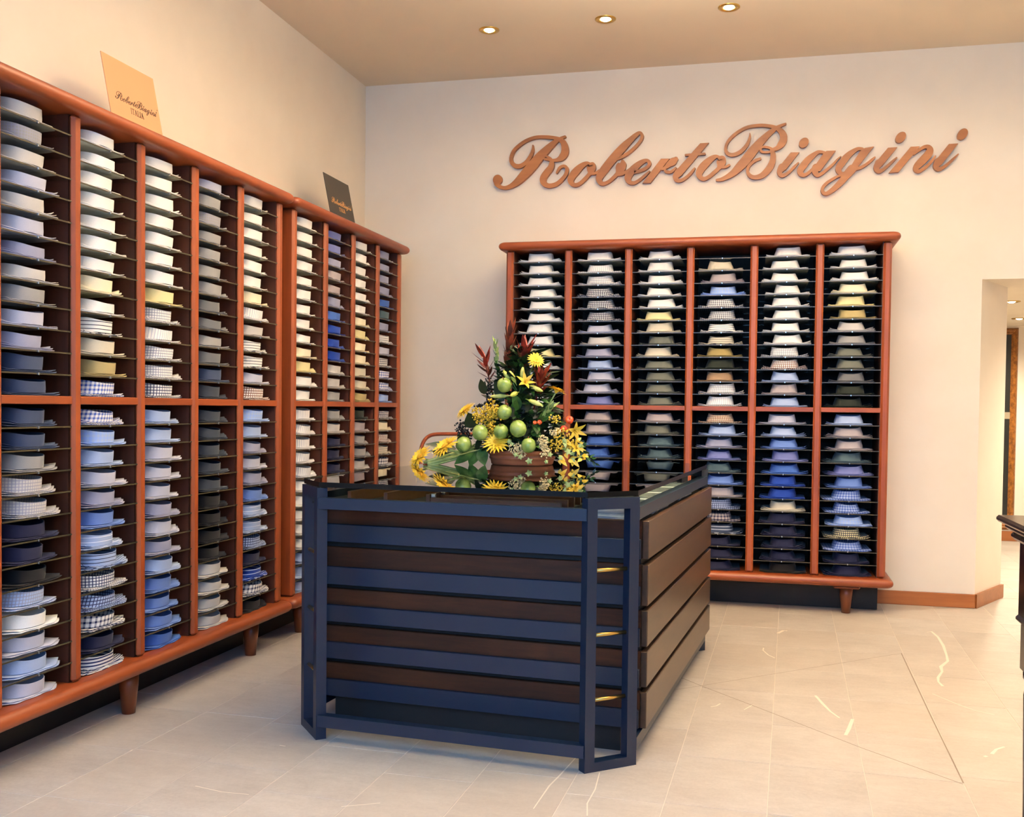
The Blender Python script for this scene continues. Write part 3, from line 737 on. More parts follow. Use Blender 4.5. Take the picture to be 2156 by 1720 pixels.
_pts = [p for _, sh in SHAPES for q in sh for lst in q[1:] for p in lst]
SX0, SX1 = min(p.x for p in _pts), max(p.x for p in _pts)
BASE0 = to_wall(1, 600, 1350); BASE1 = to_wall(7, 1500, 1110)
slope = (BASE1.y-BASE0.y)/(BASE1.x-BASE0.x)
def show_card(name, label, y0, W_, top, ink, cardm, x_top, x_bot, z_bot, z_top):
    t = thing(name, label, 'sign', (x_bot, y0, z_bot))
    dz = z_top-z_bot; dx = x_top-x_bot; H = math.hypot(dz, dx); ez = Vector((dx/H, 0, dz/H)); nrm_ = Vector((ez.z, 0, -ez.x))
    def P(u, v, o): return Vector((0, u, 0)) + ez*v + nrm_*o
    mb = MB(); vs = [P(u, v, o) for o in (-.0015, .0015) for u, v in ((0, 0), (W_, 0), (W_, H), (0, H))]
    mb.add(vs, [(0, 3, 2, 1), (4, 5, 6, 7), (0, 1, 5, 4), (1, 2, 6, 5), (2, 3, 7, 6), (3, 0, 4, 7)])
    mb.build('card', cardm, t)
    sc = W_*.82/(SX1-SX0); mb = MB()
    def f(o): return lambda p: P(W_*.13+(p.x-SX0)*sc, H-top-.012+(p.y-BASE0.y-slope*(p.x-BASE0.x)*.999)*sc*1.05, o)
    for _, sh in SHAPES: shapes_mesh(mb, sh, f(.001), f(.0021), nrm_*.00003)
    mb.add([P(W_*.965+.003*math.cos(q*.628), H-top+.020+.003*math.sin(q*.628), .0021) for q in range(10)], [tuple(range(10))])
    mb.build('script_print', ink, t)
    h = .024; mb = MB()
    def g(o): return lambda p: P(W_*.40+p.x*h*.82, H-top-.048+p.y*h, o)
    shapes_mesh(mb, ITALIA, g(.001), g(.0021), nrm_*.00003); mb.build('capitals_print', ink, t)
    st = MB(); a0, a1 = P(W_*.45, .10, -.002), P(W_*.55, .10, -.002); b0, b1 = a0+Vector((-.05, 0, 0)), a1+Vector((-.05, 0, 0)); b0.z = b1.z = .001
    st.add([a0, a1, b1, b0, a0+Vector((-.003, 0, 0)), a1+Vector((-.003, 0, 0)), b1+Vector((-.003, 0, 0)), b0+Vector((-.003, 0, 0))], [(0, 1, 2, 3), (7, 6, 5, 4), (0, 4, 5, 1), (2, 6, 7, 3), (1, 5, 6, 2), (3, 7, 4, 0)])
    st.build('easel_back', M['card_back'], t)
M['card_back'] = plain('card_strut', (.80, .74, .62), .8)
M['card_gold'] = plain('gold_card', (.82, .60, .43), .55)
M['card_dark'] = plain('dark_card', (.24, .22, .19), .55)
M['ink_dark'] = plain('dark_brown_print', (.30, .19, .10), .6)
M['ink_gold'] = plain('gold_print', (.83, .60, .34), .45)
show_card('show_card', 'gold show card with brown script lettering on top of the long left cabinet', 3.36, .333, .155, M['ink_dark'], M['card_gold'], -2.45, -2.387, ZT+.0485, 2.47)
show_card('show_card', 'black show card with gold script lettering on top of the corner left cabinet', 5.326, .352, .150, M['ink_gold'], M['card_dark'], -2.45, -2.387, ZT+.0485, 2.464)

# ------------------------------------------------------------------ sales counter
VD = Vector((.075, .9972)).normalized(); UD = Vector((VD.y, -VD.x))
CORG = Vector((-.537, 3.129, 0)); CRZ = math.atan2(UD.y, UD.x)
W0, CC, LC = .952, .137, 1.93               # front width, chamfer, length along v
def counter_w(u, v, z): return CORG + Vector((UD.x*u+VD.x*v, UD.y*u+VD.y*v, z))
ct = thing('sales_counter', 'navy metal framed counter with dark wooden drawer boards and a black glass top', 'counter', CORG, CRZ)
FR = [(-W0, 0), (0, 0), (CC, CC), (CC, LC-CC), (0, LC), (-W0, LC), (-W0-CC, LC-CC), (-W0-CC, CC)]   # frame corners, outside
TB = .036
def bar(name, p, q, z0, z1, w=TB, mat='navy', inset=0.0, ext=0.0):
    p, q = Vector(p), Vector(q); d = (q-p).normalized(); n_ = Vector((-d.y, d.x))   # inwards for counter-clockwise corners
    a, b = p-d*ext+n_*inset, q+d*ext+n_*inset
    mb = MB(); pl = [a, b, b+n_*w, a+n_*w]
    mb.prism([tuple(x) for x in pl], z0, z1); return mb.build(name, M[mat], ct)
def post(p, q, at_end, z0=0, z1=.869):
    p, q = Vector(p), Vector(q); d = (q-p).normalized(); n_ = Vector((-d.y, d.x))
    a = (q-d*TB) if at_end else p
    MB().prism([tuple(x) for x in (a, a+d*TB, a+d*TB+n_*TB, a+n_*TB)], z0, z1).build('frame_post', M['navy'], ct)
for i in (1, 3, 5, 7):                      # the four corner ladders
    p, q = FR[i], FR[(i+1) % 8]
    post(p, q, False); post(p, q, True)
    P_, Q_ = Vector(p), Vector(q); d = (Q_-P_).normalized()
    bar('ladder_rail', P_+d*TB, Q_-d*TB, .869-TB, .869); bar('ladder_rail', P_+d*TB, Q_-d*TB, 0, TB*.85)
    n_ = Vector((-d.y, d.x))
    for z in (.638, .432, .225):
        a, b = P_+d*(TB-.006)+n_*.018, Q_-d*(TB-.006)+n_*.018
        MB().tube([(a.x, a.y, z), (b.x, b.y, z)], .0065, 12).build('brass_rod', M['brass'], ct)
for i in (0, 2, 4, 6):                      # rails between the ladders
    p, q = Vector(FR[i]), Vector(FR[(i+1) % 8]); d = (q-p).normalized()
    bar('frame_rail', p+d*.004, q-d*.004, .836-.038, .836, ext=0); bar('frame_rail', p+d*.004, q-d*.004, .047, .087)
PL = [(.783, .656), (.637, .501), (.485, .365), (.349, .230), (.213, .093)]
BT = [.722, .567, .427, .291, .155]
US, VF, VB_ = .152, .222, LC-.10
for (z1, z0), bt in zip(PL, BT):
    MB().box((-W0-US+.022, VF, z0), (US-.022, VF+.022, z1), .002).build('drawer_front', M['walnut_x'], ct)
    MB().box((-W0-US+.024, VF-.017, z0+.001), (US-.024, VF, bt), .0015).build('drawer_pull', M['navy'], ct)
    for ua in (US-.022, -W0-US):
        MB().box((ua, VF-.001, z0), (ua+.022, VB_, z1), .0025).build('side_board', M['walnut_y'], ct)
    MB().box((-W0-US+.022, VB_-.022, z0), (US-.022, VB_, z1), .002).build('back_board', M['walnut_x'], ct)
MB().box((-W0-US+.030, VF+.022, .100), (US-.030, VB_-.022, .770)).build('carcass', M['black'], ct)
MB().box((-W0-.06, VF+.03, 0), (.06, VB_-.03, .0995)).build('plinth', M['black'], ct)
for u_, v_ in ((.085, LC-.13), (-W0-.085, LC-.13)):
    MB().box((u_-.03, v_-.03, 0), (u_+.03, v_+.03, .0935)).build('rear_foot', M['black'], ct)
# display tray under the glass
MB().box((-W0-.10, .13, .803), (-.125, LC-.08, .810)).build('tray', M['black'], ct)
M['strip_wood'] = wood('tray_divider_wood', (.24, .15, .09), (.42, .28, .18), .4, (.1, .1, 1), 10)
for u_ in (-.90, -.76, -.60):
    MB().box((u_-.007, .135, .810), (u_+.007, LC-.12, .850)).build('tray_divider', M['strip_wood'], ct)
for k in range(5):
    MB().box((-.592, .14+.085*k, .810), (-.128, .155+.085*k, .838+.003*k)).build('tray_divider', M['strip_wood'], ct)
for k in range(3):
    MB().box((-.592, .141+.085*k, .838+.003*k), (-.575, .154+.085*k, .852), .002).build('divider_clip', M['steel'], ct)
# glass top
ins = .006
G_ = [(-W0+.003, ins), (-.003, ins), (CC-ins, CC+.003), (CC-ins, LC-CC), (-.003, LC-ins), (-W0+.003, LC-ins), (-W0-CC+ins, LC-CC), (-W0-CC+ins, CC+.003)]
mb = MB(); n8 = 8
mb.add([(x, y, .872) for x, y in G_]+[(x, y, .889) for x, y in G_], [tuple(range(8))[::-1], tuple(range(8, 16))], 0)
mb.add([(x, y, .872) for x, y in G_]+[(x, y, .889) for x, y in G_], [(i, (i+1) % 8, 8+(i+1) % 8, 8+i) for i in range(8)], 1)
mb.build('glass_top', [M['top_glass'], M['glass_edge']], ct)
for i in (1, 2, 3, 4, 5, 6, 7, 0):
    q = Vector(FR[i]); c = Vector((-W0/2, LC/2)); q = q+(c-q).normalized()*.028
    MB().lathe([(.010, .8685), (.010, .8725)], 12).build('glass_pad', M['black'], ct).location = (q.x, q.y, 0)
# packets lying in the tray on the right
t = NT('packet_film'); v = t.objvec(); nz = t.noise(v, 9, 3, .6, (1, 3, 1))
t.base(t.ramp(nz, (.35, lin((.72, .76, .82))), (.6, lin((.93, .93, .92))))); t.set(Roughness=.18); t.b.inputs['Coat Weight'].default_value = .5
t.bump(nz, .5, .01); M['packet'] = t.mat
pn = ['nearest', 'second', 'third', 'farthest']
for k in range(4):
    for j, w in ((0, 'lower'), (1, 'upper')):
        p = counter_w(.030, .245+.30*k, .7705+.0285*j)
        o = tag(MB().box((-.115, .01, 0), (.080, .28, .028), .009).build('shirt_packet', M['packet']), '%s white film packet of the %s stack under the glass, along the right rail' % (w, pn[k]), 'packet', 'white packets under the glass top')
        o.location = p; o.rotation_euler = (0, 0, CRZ+.02*(-1)**(k+j))

# ------------------------------------------------------------------ flower arrangement on the counter
BC = Vector((-1.095, 4.565, .8892))
fa = thing('flower_arrangement', 'tall arrangement of yellow gerberas, red foliage and lilies in a terracotta bowl on the counter', 'flowers', BC)
def at(px, py, y=4.5): return on_y(px, py, y) - BC
def leafmat(name, c1, c2, rough=.45):
    t = NT(name); v = t.objvec(); t.base(t.ramp(t.noise(v, 22, 3), (.35, lin(c1)), (.65, lin(c2)))); t.set(Roughness=rough); return t.mat
M['leaf_dark'] = leafmat('dark_green_leaf', (.05, .11, .06), (.12, .22, .11), .35)
M['leaf_mid'] = leafmat('mid_green_leaf', (.16, .30, .12), (.30, .46, .20), .35)
M['leaf_pale'] = leafmat('pale_green_leaf', (.50, .58, .32), (.68, .74, .46))
M['leaf_red'] = leafmat('red_leaf', (.30, .07, .05), (.62, .18, .12))
M['leaf_maroon'] = leafmat('maroon_leaf', (.30, .12, .07), (.52, .22, .13))
M['leaf_yellow'] = leafmat('yellow_leaf', (.80, .66, .16), (.90, .78, .30))
M['petal'] = leafmat('gerbera_petal', (.95, .78, .16), (1.0, .86, .32), .6)
M['petal_eye'] = leafmat('gerbera_eye', (.85, .62, .10), (.93, .75, .2), .8)
M['golden'] = leafmat('goldenrod', (.76, .60, .12), (.90, .76, .24), .8)
M['bud'] = leafmat('lily_bud', (.70, .72, .30), (.88, .86, .50))
M['apple'] = leafmat('green_apple_skin', (.42, .53, .24), (.60, .67, .36), .25)
M['hip'] = leafmat('orange_red_fruit', (.72, .20, .08), (.86, .34, .14), .25)
M['cream_berry'] = plain('cream_berry', (.86, .78, .58), .5)
M['black_berry'] = plain('black_berry', (.05, .05, .06), .35)
M['stem'] = leafmat('pale_stem', (.50, .60, .30), (.70, .74, .48))
t = NT('terracotta_bowl_glaze'); v = t.objvec(); t.base(t.ramp(t.noise(v, 8, 4, .6, (.4, .4, 6)), (.3, lin((.50, .28, .18))), (.7, lin((.66, .40, .27))))); t.set(Roughness=.4); M['terracotta'] = t.mat
rf = random.Random(23)
def leaf(mb, base, d, nrm, L, W_, bend=0.0, fold=.15, mi=0, sharp=.75, n=6):
    d = Vector(d).normalized(); nrm = Vector(nrm); nrm = (nrm - d*nrm.dot(d))
    if nrm.length < 1e-4: nrm = d.orthogonal()
    nrm.normalize(); s = d.cross(nrm); vs = []
    for i in range(n+1):
        t_ = i/n; w = W_*.5*math.sin(PI*min(1, (t_*.97+.03))**sharp)**.9 if 0 < i < n else W_*.03
        p = base + d*L*t_*(1-.15*abs(bend)*t_) + nrm*bend*L*t_*t_
        vs += [p - s*w + nrm*fold*w, p, p + s*w + nrm*fold*w]
    fs = []
    for i in range(n):
        a = 3*i; fs += [(a, a+1, a+4, a+3), (a+1, a+2, a+5, a+4)]
    mb.add(vs, fs, mi, True)
# bowl
MB().lathe([(.0, .0), (.138, .0), (.143, .004), (.146, .018), (.149, .026), (.153, .030), (.153, .036), (.150, .038), (.152, .046), (.158, .050), (.163, .054), (.165, .062), (.163, .068), (.155, .068), (.148, .058), (.13, .03), (0, .026)], 48).build('bowl', M['terracotta'], fa)
MB().lathe([(.0, .05), (.135, .052), (.125, .085), (.09, .20), (.05, .36), (.02, .46), (0, .47)], 14).build('foam_core', M['leaf_dark'], fa)
# dark filling foliage, uncountable
mb = MB()
for i in range(620):
    h = rf.random()**1.25; z = .055+.47*h; r_ = (.165*(1-h)**.7+.035)*rf.uniform(.45, 1.0); w = rf.uniform(0, 2*PI)
    p = Vector((r_*math.cos(w), r_*math.sin(w)*.8, z)); d = Vector((math.cos(w), math.sin(w), rf.uniform(-.3, .9)))
    leaf(mb, p, d, (rf.uniform(-.5, .5), rf.uniform(-.5, .5), 1), rf.uniform(.045, .085), rf.uniform(.022, .045), rf.uniform(-.4, .2))
o = mb.build('filler_foliage', M['leaf_dark'], fa); o['kind'] = 'stuff'
mb = MB()
for i in range(220):
    h = rf.random(); z = .06+.44*h; r_ = (.17*(1-h)**.8+.03); w = rf.uniform(PI*.95, 2.05*PI)
    p = Vector((r_*math.cos(w), r_*math.sin(w)*.8, z)); d = Vector((math.cos(w), math.sin(w), rf.uniform(-.5, .8)))
    leaf(mb, p, d, (rf.uniform(-.5, .5), rf.uniform(-.5, .5), 1), rf.uniform(.03, .055), rf.uniform(.014, .028), rf.uniform(-.4, .2))
o = mb.build('light_filler_foliage', M['leaf_mid'], fa); o['kind'] = 'stuff'
# large leaves
def big(px0, py0, px1, py1, W_, mat, y0=4.45, y1=4.42, nrm=(0, -1, .5), bend=.1):
    a, b = at(px0, py0, y0), at(px1, py1, y1); mb = MB()
    leaf(mb, a, b-a, nrm, (b-a).length, W_, bend, .12, 0, .8, 9)
    return mb.build('large_leaf', M[mat], fa)
for a in ((998, 945, 958, 980, .055, 'leaf_mid'), (1004, 948, 990, 984, .055, 'leaf_mid'), (1012, 944, 1022, 982, .055, 'leaf_mid'), (1000, 940, 1018, 930, .05, 'leaf_dark'),
          (1000, 900, 985, 868, .075, 'leaf_dark'), (985, 940, 962, 915, .06, 'leaf_dark'), (960, 945, 895, 938, .055, 'leaf_dark'), (965, 955, 902, 953, .05, 'leaf_dark'), (1090, 880, 1062, 855, .05, 'leaf_dark'), (1082, 870, 1090, 840, .045, 'leaf_mid'),
          (1095, 860, 1078, 826, .04, 'leaf_mid'), (1120, 905, 1140, 922, .04, 'leaf_mid'), (1140, 880, 1168, 850, .035, 'leaf_mid'), (1130, 890, 1172, 868, .03, 'leaf_mid'), (1020, 830, 1012, 796, .04, 'leaf_dark'), (1060, 845, 1040, 800, .045, 'leaf_dark')): big(*a)
# celery-like stalks leading out to the left gerberas
for a, b, c, r_ in (((1000, 942), (950, 955), (892, 974), .007), ((995, 950), (955, 962), (900, 977), .009), ((990, 938), (975, 955), (946, 948), .005), ((1000, 935), (962, 962), (945, 956), .004), ((985, 958), (950, 970), (905, 980), .006)):
    A_, B_, D_ = at(*a, 4.48), at(*b, 4.42), at(*c, 4.36); MB().tube([A_.lerp(B_, q/5).lerp(B_.lerp(D_, q/5), q/5) for q in range(6)], r_, 8).build('leaf_stalk', M['stem'], fa)
# gerberas
def gerbera(px, py, y, nrm, R, root):
    c = at(px, py, y); n_ = Vector(nrm).normalized(); a = n_.orthogonal().normalized(); b = n_.cross(a)
    s = MB(); rt_ = Vector(root); s.tube([c-n_*.012, c-n_*.05+(rt_-c)*.15, c.lerp(rt_, .55)-n_*.02, rt_], .0035, 8)
    so = s.build('gerbera_stem', M['stem'], fa)
    mb = MB()
    for ring, (k, L, el, r0) in enumerate(((19, .78, .10, .24), (17, .66, .30, .2), (13, .42, .55, .16))):
        for i in range(k):
            w = 2*PI*(i+.5*ring)/k + rf.uniform(-.06, .06); rad = a*math.cos(w)+b*math.sin(w)
            leaf(mb, c+rad*R*r0+n_*.003*ring, rad+n_*(el+rf.uniform(-.1, .1)), n_, R*L*rf.uniform(.9, 1.05), R*.24, -.12, .2, 0, .6, 4)
    fl_ = mb.build('gerbera_flower', M['petal'], fa)
    e = MB(); mt = Matrix(((a.x, b.x, n_.x, c.x), (a.y, b.y, n_.y, c.y), (a.z, b.z, n_.z, c.z), (0, 0, 0, 1)))
    e.lathe([(0, .011), (R*.14, .010), (R*.24, .006), (R*.27, 0), (R*.18, -.006), (.003, -.014)], 16, mt)
    e.build('flower_eye', M['petal_eye'], fl_)
gerbera(980, 865, 4.50, (-.55, -.45, .7), .058, (-.03, 0, .16))
gerbera(884, 962, 4.36, (-.55, -.55, .62), .070, (-.08, -.05, .09))
gerbera(937, 940, 4.36, (-.45, -.5, .75), .076, (-.06, -.05, .09))
gerbera(1045, 931, 4.385, (.05, -.75, .6), .066, (0, -.04, .08))
gerbera(1128, 758, 4.44, (.45, -.75, .5), .042, (.01, 0, .36))
gerbera(1172, 822, 4.50, (.35, .1, .95), .050, (.03, 0, .2))
# red leucadendron sprays
def spray(tip, foot, n, L, y, mats=('leaf_red', 'leaf_maroon'), spread=.8, name='red_foliage_spray', W_=.019, frac=.5):
    T_, F_ = at(*tip, y), at(*foot, y+.03); ax = (T_-F_).normalized(); ln = (T_-F_).length
    mb = MB(); mb.tube([F_, F_.lerp(T_, .5), T_-ax*L*.5], .0035, 6, 1)
    a = ax.orthogonal().normalized(); b = ax.cross(a)
    for i in range(n):
        q = (i+.5)/n; w = i*2.4; rad = a*math.cos(w)+b*math.sin(w); p = F_+ax*ln*(1-frac+(frac-.18)*q)
        leaf(mb, p, ax+rad*(spread*(1-.45*q)), ax*.4-rad, L*(.75+.4*q), W_, .12, .2, 0 if q > .45 else 1, .75, 5)
    return mb.build(name, [M[m_] for m_ in mats], fa)
spray((1014, 730), (1042, 850), 13, .080, 4.50, frac=.6, W_=.021, spread=1.5)
spray((1076, 680), (1066, 820), 22, .080, 4.56, ('leaf_maroon', 'leaf_maroon'), .8, frac=.8, W_=.024)
spray((1108, 722), (1090, 830), 14, .095, 4.52, spread=1.1, W_=.030)
spray((1142, 782), (1124, 862), 24, .085, 4.48, ('leaf_red', 'leaf_red'), 1.1, frac=.65, W_=.021)
spray((1095, 740), (1085, 830), 14, .06, 4.56, ('leaf_dark', 'leaf_dark'), .7, name='dark_foliage_spray', W_=.024, frac=.8)
spray((1042, 704), (1050, 815), 15, .042, 4.54, ('leaf_pale', 'leaf_mid'), .8, name='pale_foliage_spray', W_=.020, frac=.85)
spray((1168, 848), (1120, 905), 22, .045, 4.42, ('leaf_pale', 'leaf_mid'), 1.0, name='green_foliage_spray', W_=.018, frac=.9)
# lily: buds and open flowers
def bud(px, py, d, L, y, r_=.011):
    c = at(px, py, y); d = Vector(d).normalized(); a = d.orthogonal().normalized(); b = d.cross(a)
    mt = Matrix(((a.x, b.x, d.x, c.x), (a.y, b.y, d.y, c.y), (a.z, b.z, d.z, c.z), (0, 0, 0, 1)))
    o = MB().lathe([(.002, -L*.75), (.003, -L*.5), (r_*.75, -L*.38), (r_, -L*.1), (r_*.9, L*.2), (r_*.4, L*.45), (0, L*.5)], 12, mt).build('lily_bud', M['bud'], fa)
for px, py, d, L, y in ((1050, 834, (-1, -.3, -.05), .075, 4.44), (1128, 818, (1, -.2, -.38), .075, 4.46), (1127, 848, (1, -.3, -.36), .075, 4.43), (1067, 791, (-.5, -.2, .8), .06, 4.46), (1079, 793, (-.4, -.2, .85), .06, 4.46), (1100, 786, (.1, -.2, 1), .06, 4.47), (1082, 830, (-.5, -.7, -.3), .045, 4.42)):
    bud(px, py, d, L, y)
lst = MB()
for px, py in ((1058, 834), (1112, 812), (1112, 842), (1070, 803), (1080, 806), (1100, 800), (1086, 826)):
    lst.tube([at(px, py, 4.45), at(1092, 830, 4.5), at(1088, 880, 4.54)], .003, 6)
lst.build('lily_stem', M['leaf_mid'], fa)
def lily(px, py, d, L, y):
    c = at(px, py, y); d = Vector(d).normalized(); a = d.orthogonal().normalized(); b = d.cross(a); mb = MB()
    for i in range(6):
        w = 2*PI*i/6; rad = a*math.cos(w)+b*math.sin(w); leaf(mb, c, d+rad*.75, d-rad*.3, L, L*.32, -.35, .15, 0, .8, 6)
    o = mb.build('lily_flower', M['leaf_yellow'], fa); s = MB()
    for i in range(4): s.tube([c, c+(d+a*.25*math.cos(i*1.6)+b*.25*math.sin(i*1.6))*L*.7], .0015, 5)
    s.build('stamen', M['golden'], o)
lily(1105, 806, (.4, -.8, .5), .055, 4.45); lily(1209, 906, (.55, -.7, -.2), .060, 4.46); lily(1213, 944, (.4, -.8, .2), .045, 4.42)
# goldenrod and small yellow clusters
def fluff(name, cx, cy, y, rx, ry, n, mat, sz, dens=1.0, plume=True):
    mb = MB(); c = at(cx, cy, y)
    for i in range(n):
        w, q = rf.uniform(0, 2*PI), rf.random()**.6
        p = c + Vector((rx*q*math.cos(w), rf.uniform(-.02, .02), ry*q*math.sin(w)))
        mb.sphere(p, sz*rf.uniform(.6, 1.2), 5, 3)
    o = mb.build(name, M[mat], fa); o['kind'] = 'stuff'; return o
for cx, cy, rx, ry, n in ((1018, 868, .055, .025, 110), (1034, 862, .03, .05, 110), (1050, 872, .04, .028, 80), (1025, 886, .045, .03, 90), (1036, 905, .022, .026, 60), (1008, 880, .03, .022, 40)):
    fluff('goldenrod_plume', cx, cy, 4.40, rx, ry, n, 'golden', .0048)
for cx, cy, rx, ry, n in ((1183, 918, .04, .035, 70), (1172, 936, .03, .03, 60), (1168, 882, .03, .02, 40), (1196, 935, .03, .03, 50)):
    fluff('yellow_blossom_cluster', cx, cy, 4.42, rx, ry, n, 'leaf_yellow', .0045)
for cx, cy, rx, ry, n in ((1086, 944, .035, .030, 80), (1100, 952, .025, .022, 50), (1143, 930, .024, .034, 80), (1147, 952, .022, .032, 60), (1168, 908, .025, .018, 40)):
    fluff('cream_berry_cluster', cx, cy, 4.375, rx, ry, n, 'cream_berry', .0042)
for cx, cy, rx, ry, n in ((1028, 815, .018, .05, 60), (1030, 846, .022, .03, 45), (972, 900, .03, .035, 70), (985, 912, .03, .03, 50), (1012, 856, .03, .012, 25), (1104, 880, .05, .045, 90)):
    fluff('black_berry_cluster', cx, cy, 4.47, rx, ry, n, 'black_berry', .0055)
# ivy leaves and yellow foliage at the right rim
def star(px, py, y, R, mat, name='ivy_leaf'):
    c = at(px, py, y); mb = MB(); rot = rf.uniform(0, 6)
    vs = [c+Vector((0, -.004, 0))]
    for i in range(10):
        w = rot+2*PI*i/10; r_ = R*(1 if i % 2 == 0 else .55); vs.append(c+Vector((r_*math.cos(w), rf.uniform(-.004, .004), r_*math.sin(w))))
    mb.add(vs, [(0, 1+i, 1+(i+1) % 10) for i in range(10)], 0, True); mb.build(name, M[mat], fa)
for px, py, R in ((1114, 971, .018), (1096, 962, .014), (1086, 957, .014), (1158, 957, .014), (1196, 951, .018), (1188, 928, .014), (1180, 964, .014), (1072, 930, .014), (1078, 935, .012), (1150, 972, .012), (1222, 938, .012), (1205, 955, .012)): star(px, py, 4.36, R, 'leaf_pale')
for i in range(26):
    px, py = rf.uniform(1176, 1226), rf.uniform(915, 976); a = at(px, py, rf.uniform(4.38, 4.46)); mb = MB()
    leaf(mb, a, (rf.uniform(-.3, 1), -.5, rf.uniform(-1, .4)), (0, -1, .4), rf.uniform(.025, .045), .018, -.3)
    mb.build('yellow_leaf', M['leaf_yellow' if i % 4 else 'leaf_pale'], fa)
for i in range(5):
    a = at(1195, 940, 4.46); b = at(1225+8*i, 930+12*i, 4.42); mb = MB(); mb.tube([a, a.lerp(b, .5)+Vector((0, 0, .012)), b], .002, 5, 0)
    for k in range(9):
        p = a.lerp(b, .3+.08*k); leaf(mb, p, (rf.uniform(-.4, 1), -.3, rf.uniform(-1, 1)), (0, -1, 0), .028, .010, -.2)
    mb.build('trailing_sprig', M['leaf_mid' if i % 2 else 'leaf_dark'], fa)
# orange fruits
for px, py, R in ((1199, 884, .019), (1187, 903, .017), (1136, 889, .012), (1126, 890, .010)):
    c = at(px, py, 4.43); mb = MB()
    mb.lathe([(0, .35*R), (.3*R, .62*R), (.75*R, .6*R), (R, .05*R), (.8*R, -.55*R), (.25*R, -.75*R), (0, -.7*R)], 14, Matrix.Translation(c) @ Matrix.Rotation(1.1, 4, 'X'))
    mb.build('orange_fruit', M['hip'], fa)
# apples
AP = [(1062, 811, 15.2, 4.42, 'green apple set highest among the flowers, above the lily buds'), (1062, 868, 15.2, 4.40, 'green apple right of the goldenrod, second from the top'),
      (1011, 911, 16.5, 4.375, 'green apple under the goldenrod at the left of the lower row'), (1055, 909, 15.5, 4.375, 'green apple in the middle of the lower row'),
      (1091, 903, 17.5, 4.365, 'largest green apple, right end of the lower row'), (976, 936, 16.5, 4.37, 'green apple lowest at left beside the gerberas'), (1113, 938, 15.5, 4.37, 'green apple just above the bowl rim at right')]
for px, py, rp, y, lab in AP:
    c = on_y(px, py, y); R = rp*c.y/FPX/FW.y*1.02
    t = thing('apple', lab, 'apple', c, 0, 'green apples in the flower arrangement')
    t.rotation_euler = (rf.uniform(-.2, .9), rf.uniform(-.4, .4), rf.uniform(0, 6))
    MB().lathe([(0, .70*R), (.12*R, .76*R), (.32*R, .90*R), (.6*R, .88*R), (.88*R, .55*R), (1.0*R, .08*R), (.93*R, -.4*R), (.68*R, -.78*R), (.35*R, -.93*R), (.15*R, -.88*R), (0, -.80*R)], 28).build('fruit', M['apple'], t)
    MB().tube([(0, 0, .68*R), (.04*R, 0, 1.0*R), (.12*R, 0, 1.18*R)], .0018, 6).build('apple_stem', M['leaf_maroon'], t)

# ------------------------------------------------------------------ chair behind the counter
ch = thing('bentwood_chair', 'bentwood chair behind the counter, only its curved back rail showing', 'chair', (-1.66, 5.5, 0))
def P3(x, z, y=0): return Vector((x, y, z))
pts = [P3(-.27, .46), P3(-.279, .70), P3(-.281, .88), P3(-.276, .925), P3(-.26, .958), P3(-.235, .980), P3(-.20, .991), P3(-.12, .995), P3(0, .996)]
pts = pts + [P3(-p.x, p.z) for p in pts[-2::-1]]
pts = [p+Vector((0, .05+.06*(p.z-.46), 0)) for p in pts]
MB().tube([Vector(q) for q in catmull([tuple(p) for p in pts], 4)], .011, 12).build('back_rail', M['bentwood'], ch)
inner = [P3(-.15, .46), P3(-.16, .70), P3(-.13, .84), P3(0, .89)]; inner += [P3(-p.x, p.z) for p in inner[-2::-1]]
MB().tube([Vector(q) for q in catmull([tuple(p+Vector((0, .05+.06*(p.z-.46), 0))) for p in inner], 4)], .009, 10).build('inner_back_bow', M['bentwood'], ch)
MB().lathe([(0, .455), (.19, .455), (.225, .446), (.23, .43), (.2, .425)], 32, Matrix.Translation((0, -.14, 0)) @ Matrix.Diagonal((1.2, 1, 1, 1))).build('seat', M['bentwood'], ch)
for sx in (-1, 1):
    MB().tube([(sx*.265, .06, .47), (sx*.272, .10, .2), (sx*.275, .15, 0)], [.013, .013, .011], 10).build('leg', M['bentwood'], ch)
    MB().tube([(sx*.19, -.27, .44), (sx*.2, -.29, .2), (sx*.215, -.31, 0)], [.015, .013, .010], 10).build('leg', M['bentwood'], ch)
MB().tube([Vector((.2*math.cos(2*PI*i/32), -.10+.19*math.sin(2*PI*i/32), .22)) for i in range(33)], .008, 8).build('leg_ring', M['bentwood'], ch)

# ------------------------------------------------------------------ dark carved console at the right edge
cx0, cy0, cz = .603, 2.94, .88
co = thing('carved_console', 'dark carved wooden console with moulded top at the right edge, cut by the frame', 'table', (cx0, cy0, 0))
Wc, Dc = .62, 1.25
mb = MB(); mb.box((0, -Dc, cz-.018), (Wc, 0, cz), .006); mb.build('table_top', M['ebony'], co)
mb = MB(); mb.box((.018, -Dc+.02, cz-.036), (Wc-.02, -.018, cz-.018), .007); mb.box((.030, -Dc+.03, cz-.062), (Wc-.03, -.030, cz-.036), .010)
mb.build('top_moulding', M['ebony'], co)
mb = MB(); mb.box((.050, -Dc+.05, .62), (Wc-.05, -.046, cz-.062), .004)
mb.build('apron', M['ebony'], co)
for k in range(3):                          # carved panel fields and bosses on the side
    y0 = -.10-.37*k
    MB().box((.044, y0-.29, .655), (.054, y0-.02, .785), .006).build('carved_panel', M['ebony'], co)
    MB().lathe([(0, .018), (.02, .014), (.035, .006), (.05, 0)], 16, Matrix.Translation((.046, y0-.155, .72)) @ Matrix.Rotation(-PI/2, 4, 'Y')).build('carved_boss', M['ebony'], co)
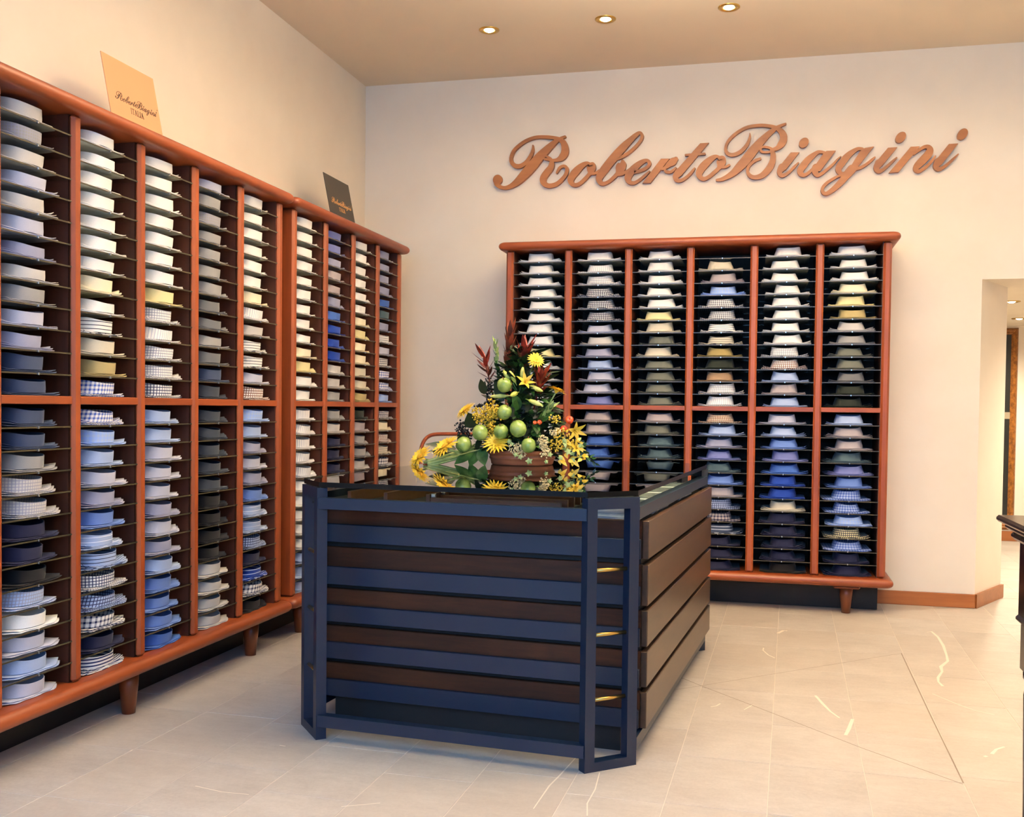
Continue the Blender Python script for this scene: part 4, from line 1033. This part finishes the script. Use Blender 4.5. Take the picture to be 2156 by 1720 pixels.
mb = MB(); mb.box((.044, -Dc+.045, .602), (Wc-.045, -.040, .626), .009); mb.build('apron_bead', M['ebony'], co)
for lx in (.085, Wc-.085):
    for ly in (-.085, -Dc+.085):
        mb = MB(); mb.box((lx-.030, ly-.030, .48), (lx+.030, ly+.030, .604), .004)
        mb.lathe([(.022, 0), (.027, .01), (.027, .04), (.020, .05), (.021, .15), (.024, .3), (.026, .42), (.020, .45), (.028, .465), (.028, .48)], 16, Matrix.Translation((lx, ly, 0)))
        mb.build('leg', M['ebony'], co)

# ------------------------------------------------------------------ tall framed picture in the next room
FX1, FZ0, FZ1 = 2.182, .10, 1.915
pf = thing('framed_picture', 'tall dark picture in an ornate gilt frame on the far wall beyond the doorway', 'picture', (1.7, YF, 0))
FWD = .062; FX0 = 1.25
prof = [(0, 0), (.012, .022), (.024, .030), (.034, .022), (.046, .026), (FWD, .010), (FWD, 0)]
def fside(x0, z0, x1, z1, inward):
    mb = MB(); vs = []
    d = Vector((x1-x0, z1-z0)); 
    for px, pz, s in ((x0, z0, 1), (x1, z1, -1)):
        for o, h in prof:
            q = Vector((px, pz)) + Vector(inward)*o + d.normalized()*s*o
            vs.append((q.x-1.7, -h, q.y))
    n = len(prof); mb.add(vs, [(i, i+1, n+i+1, n+i) for i in range(n-1)]+[tuple(range(n)), tuple(range(2*n-1, n-1, -1))])
    return mb.build('frame_side', M['gilt'], pf)
fside(FX0, FZ0, FX1, FZ0, (0, 1)); fside(FX1, FZ0, FX1, FZ1, (-1, 0)); fside(FX1, FZ1, FX0, FZ1, (0, -1)); fside(FX0, FZ1, FX0, FZ0, (1, 0))
t = NT('dark_picture'); v = t.objvec(0); sz = t.n('ShaderNodeSeparateXYZ'); t.l(v, sz.inputs[0])
nz = t.noise(v, 3, 4, .6, (1, 1, .6)); col = t.ramp(nz, (.4, lin((.10, .11, .10))), (.7, lin((.17, .17, .14))))
t.base(col); t.set(Roughness=.3); M['picture'] = t.mat
MB().box((FX0+.055-1.7, -.012, FZ0+.055), (FX1-.055-1.7, -.006, FZ1-.055)).build('picture_panel', M['picture'], pf)
pm = MB(); pm.box((.30, -.0135, 1.10), (FX1-.058-1.7, -.012, 1.16)); pm.build('pale_band', plain('pale_band', (.62, .56, .46), .6), pf)
bpy.context.view_layer.update()
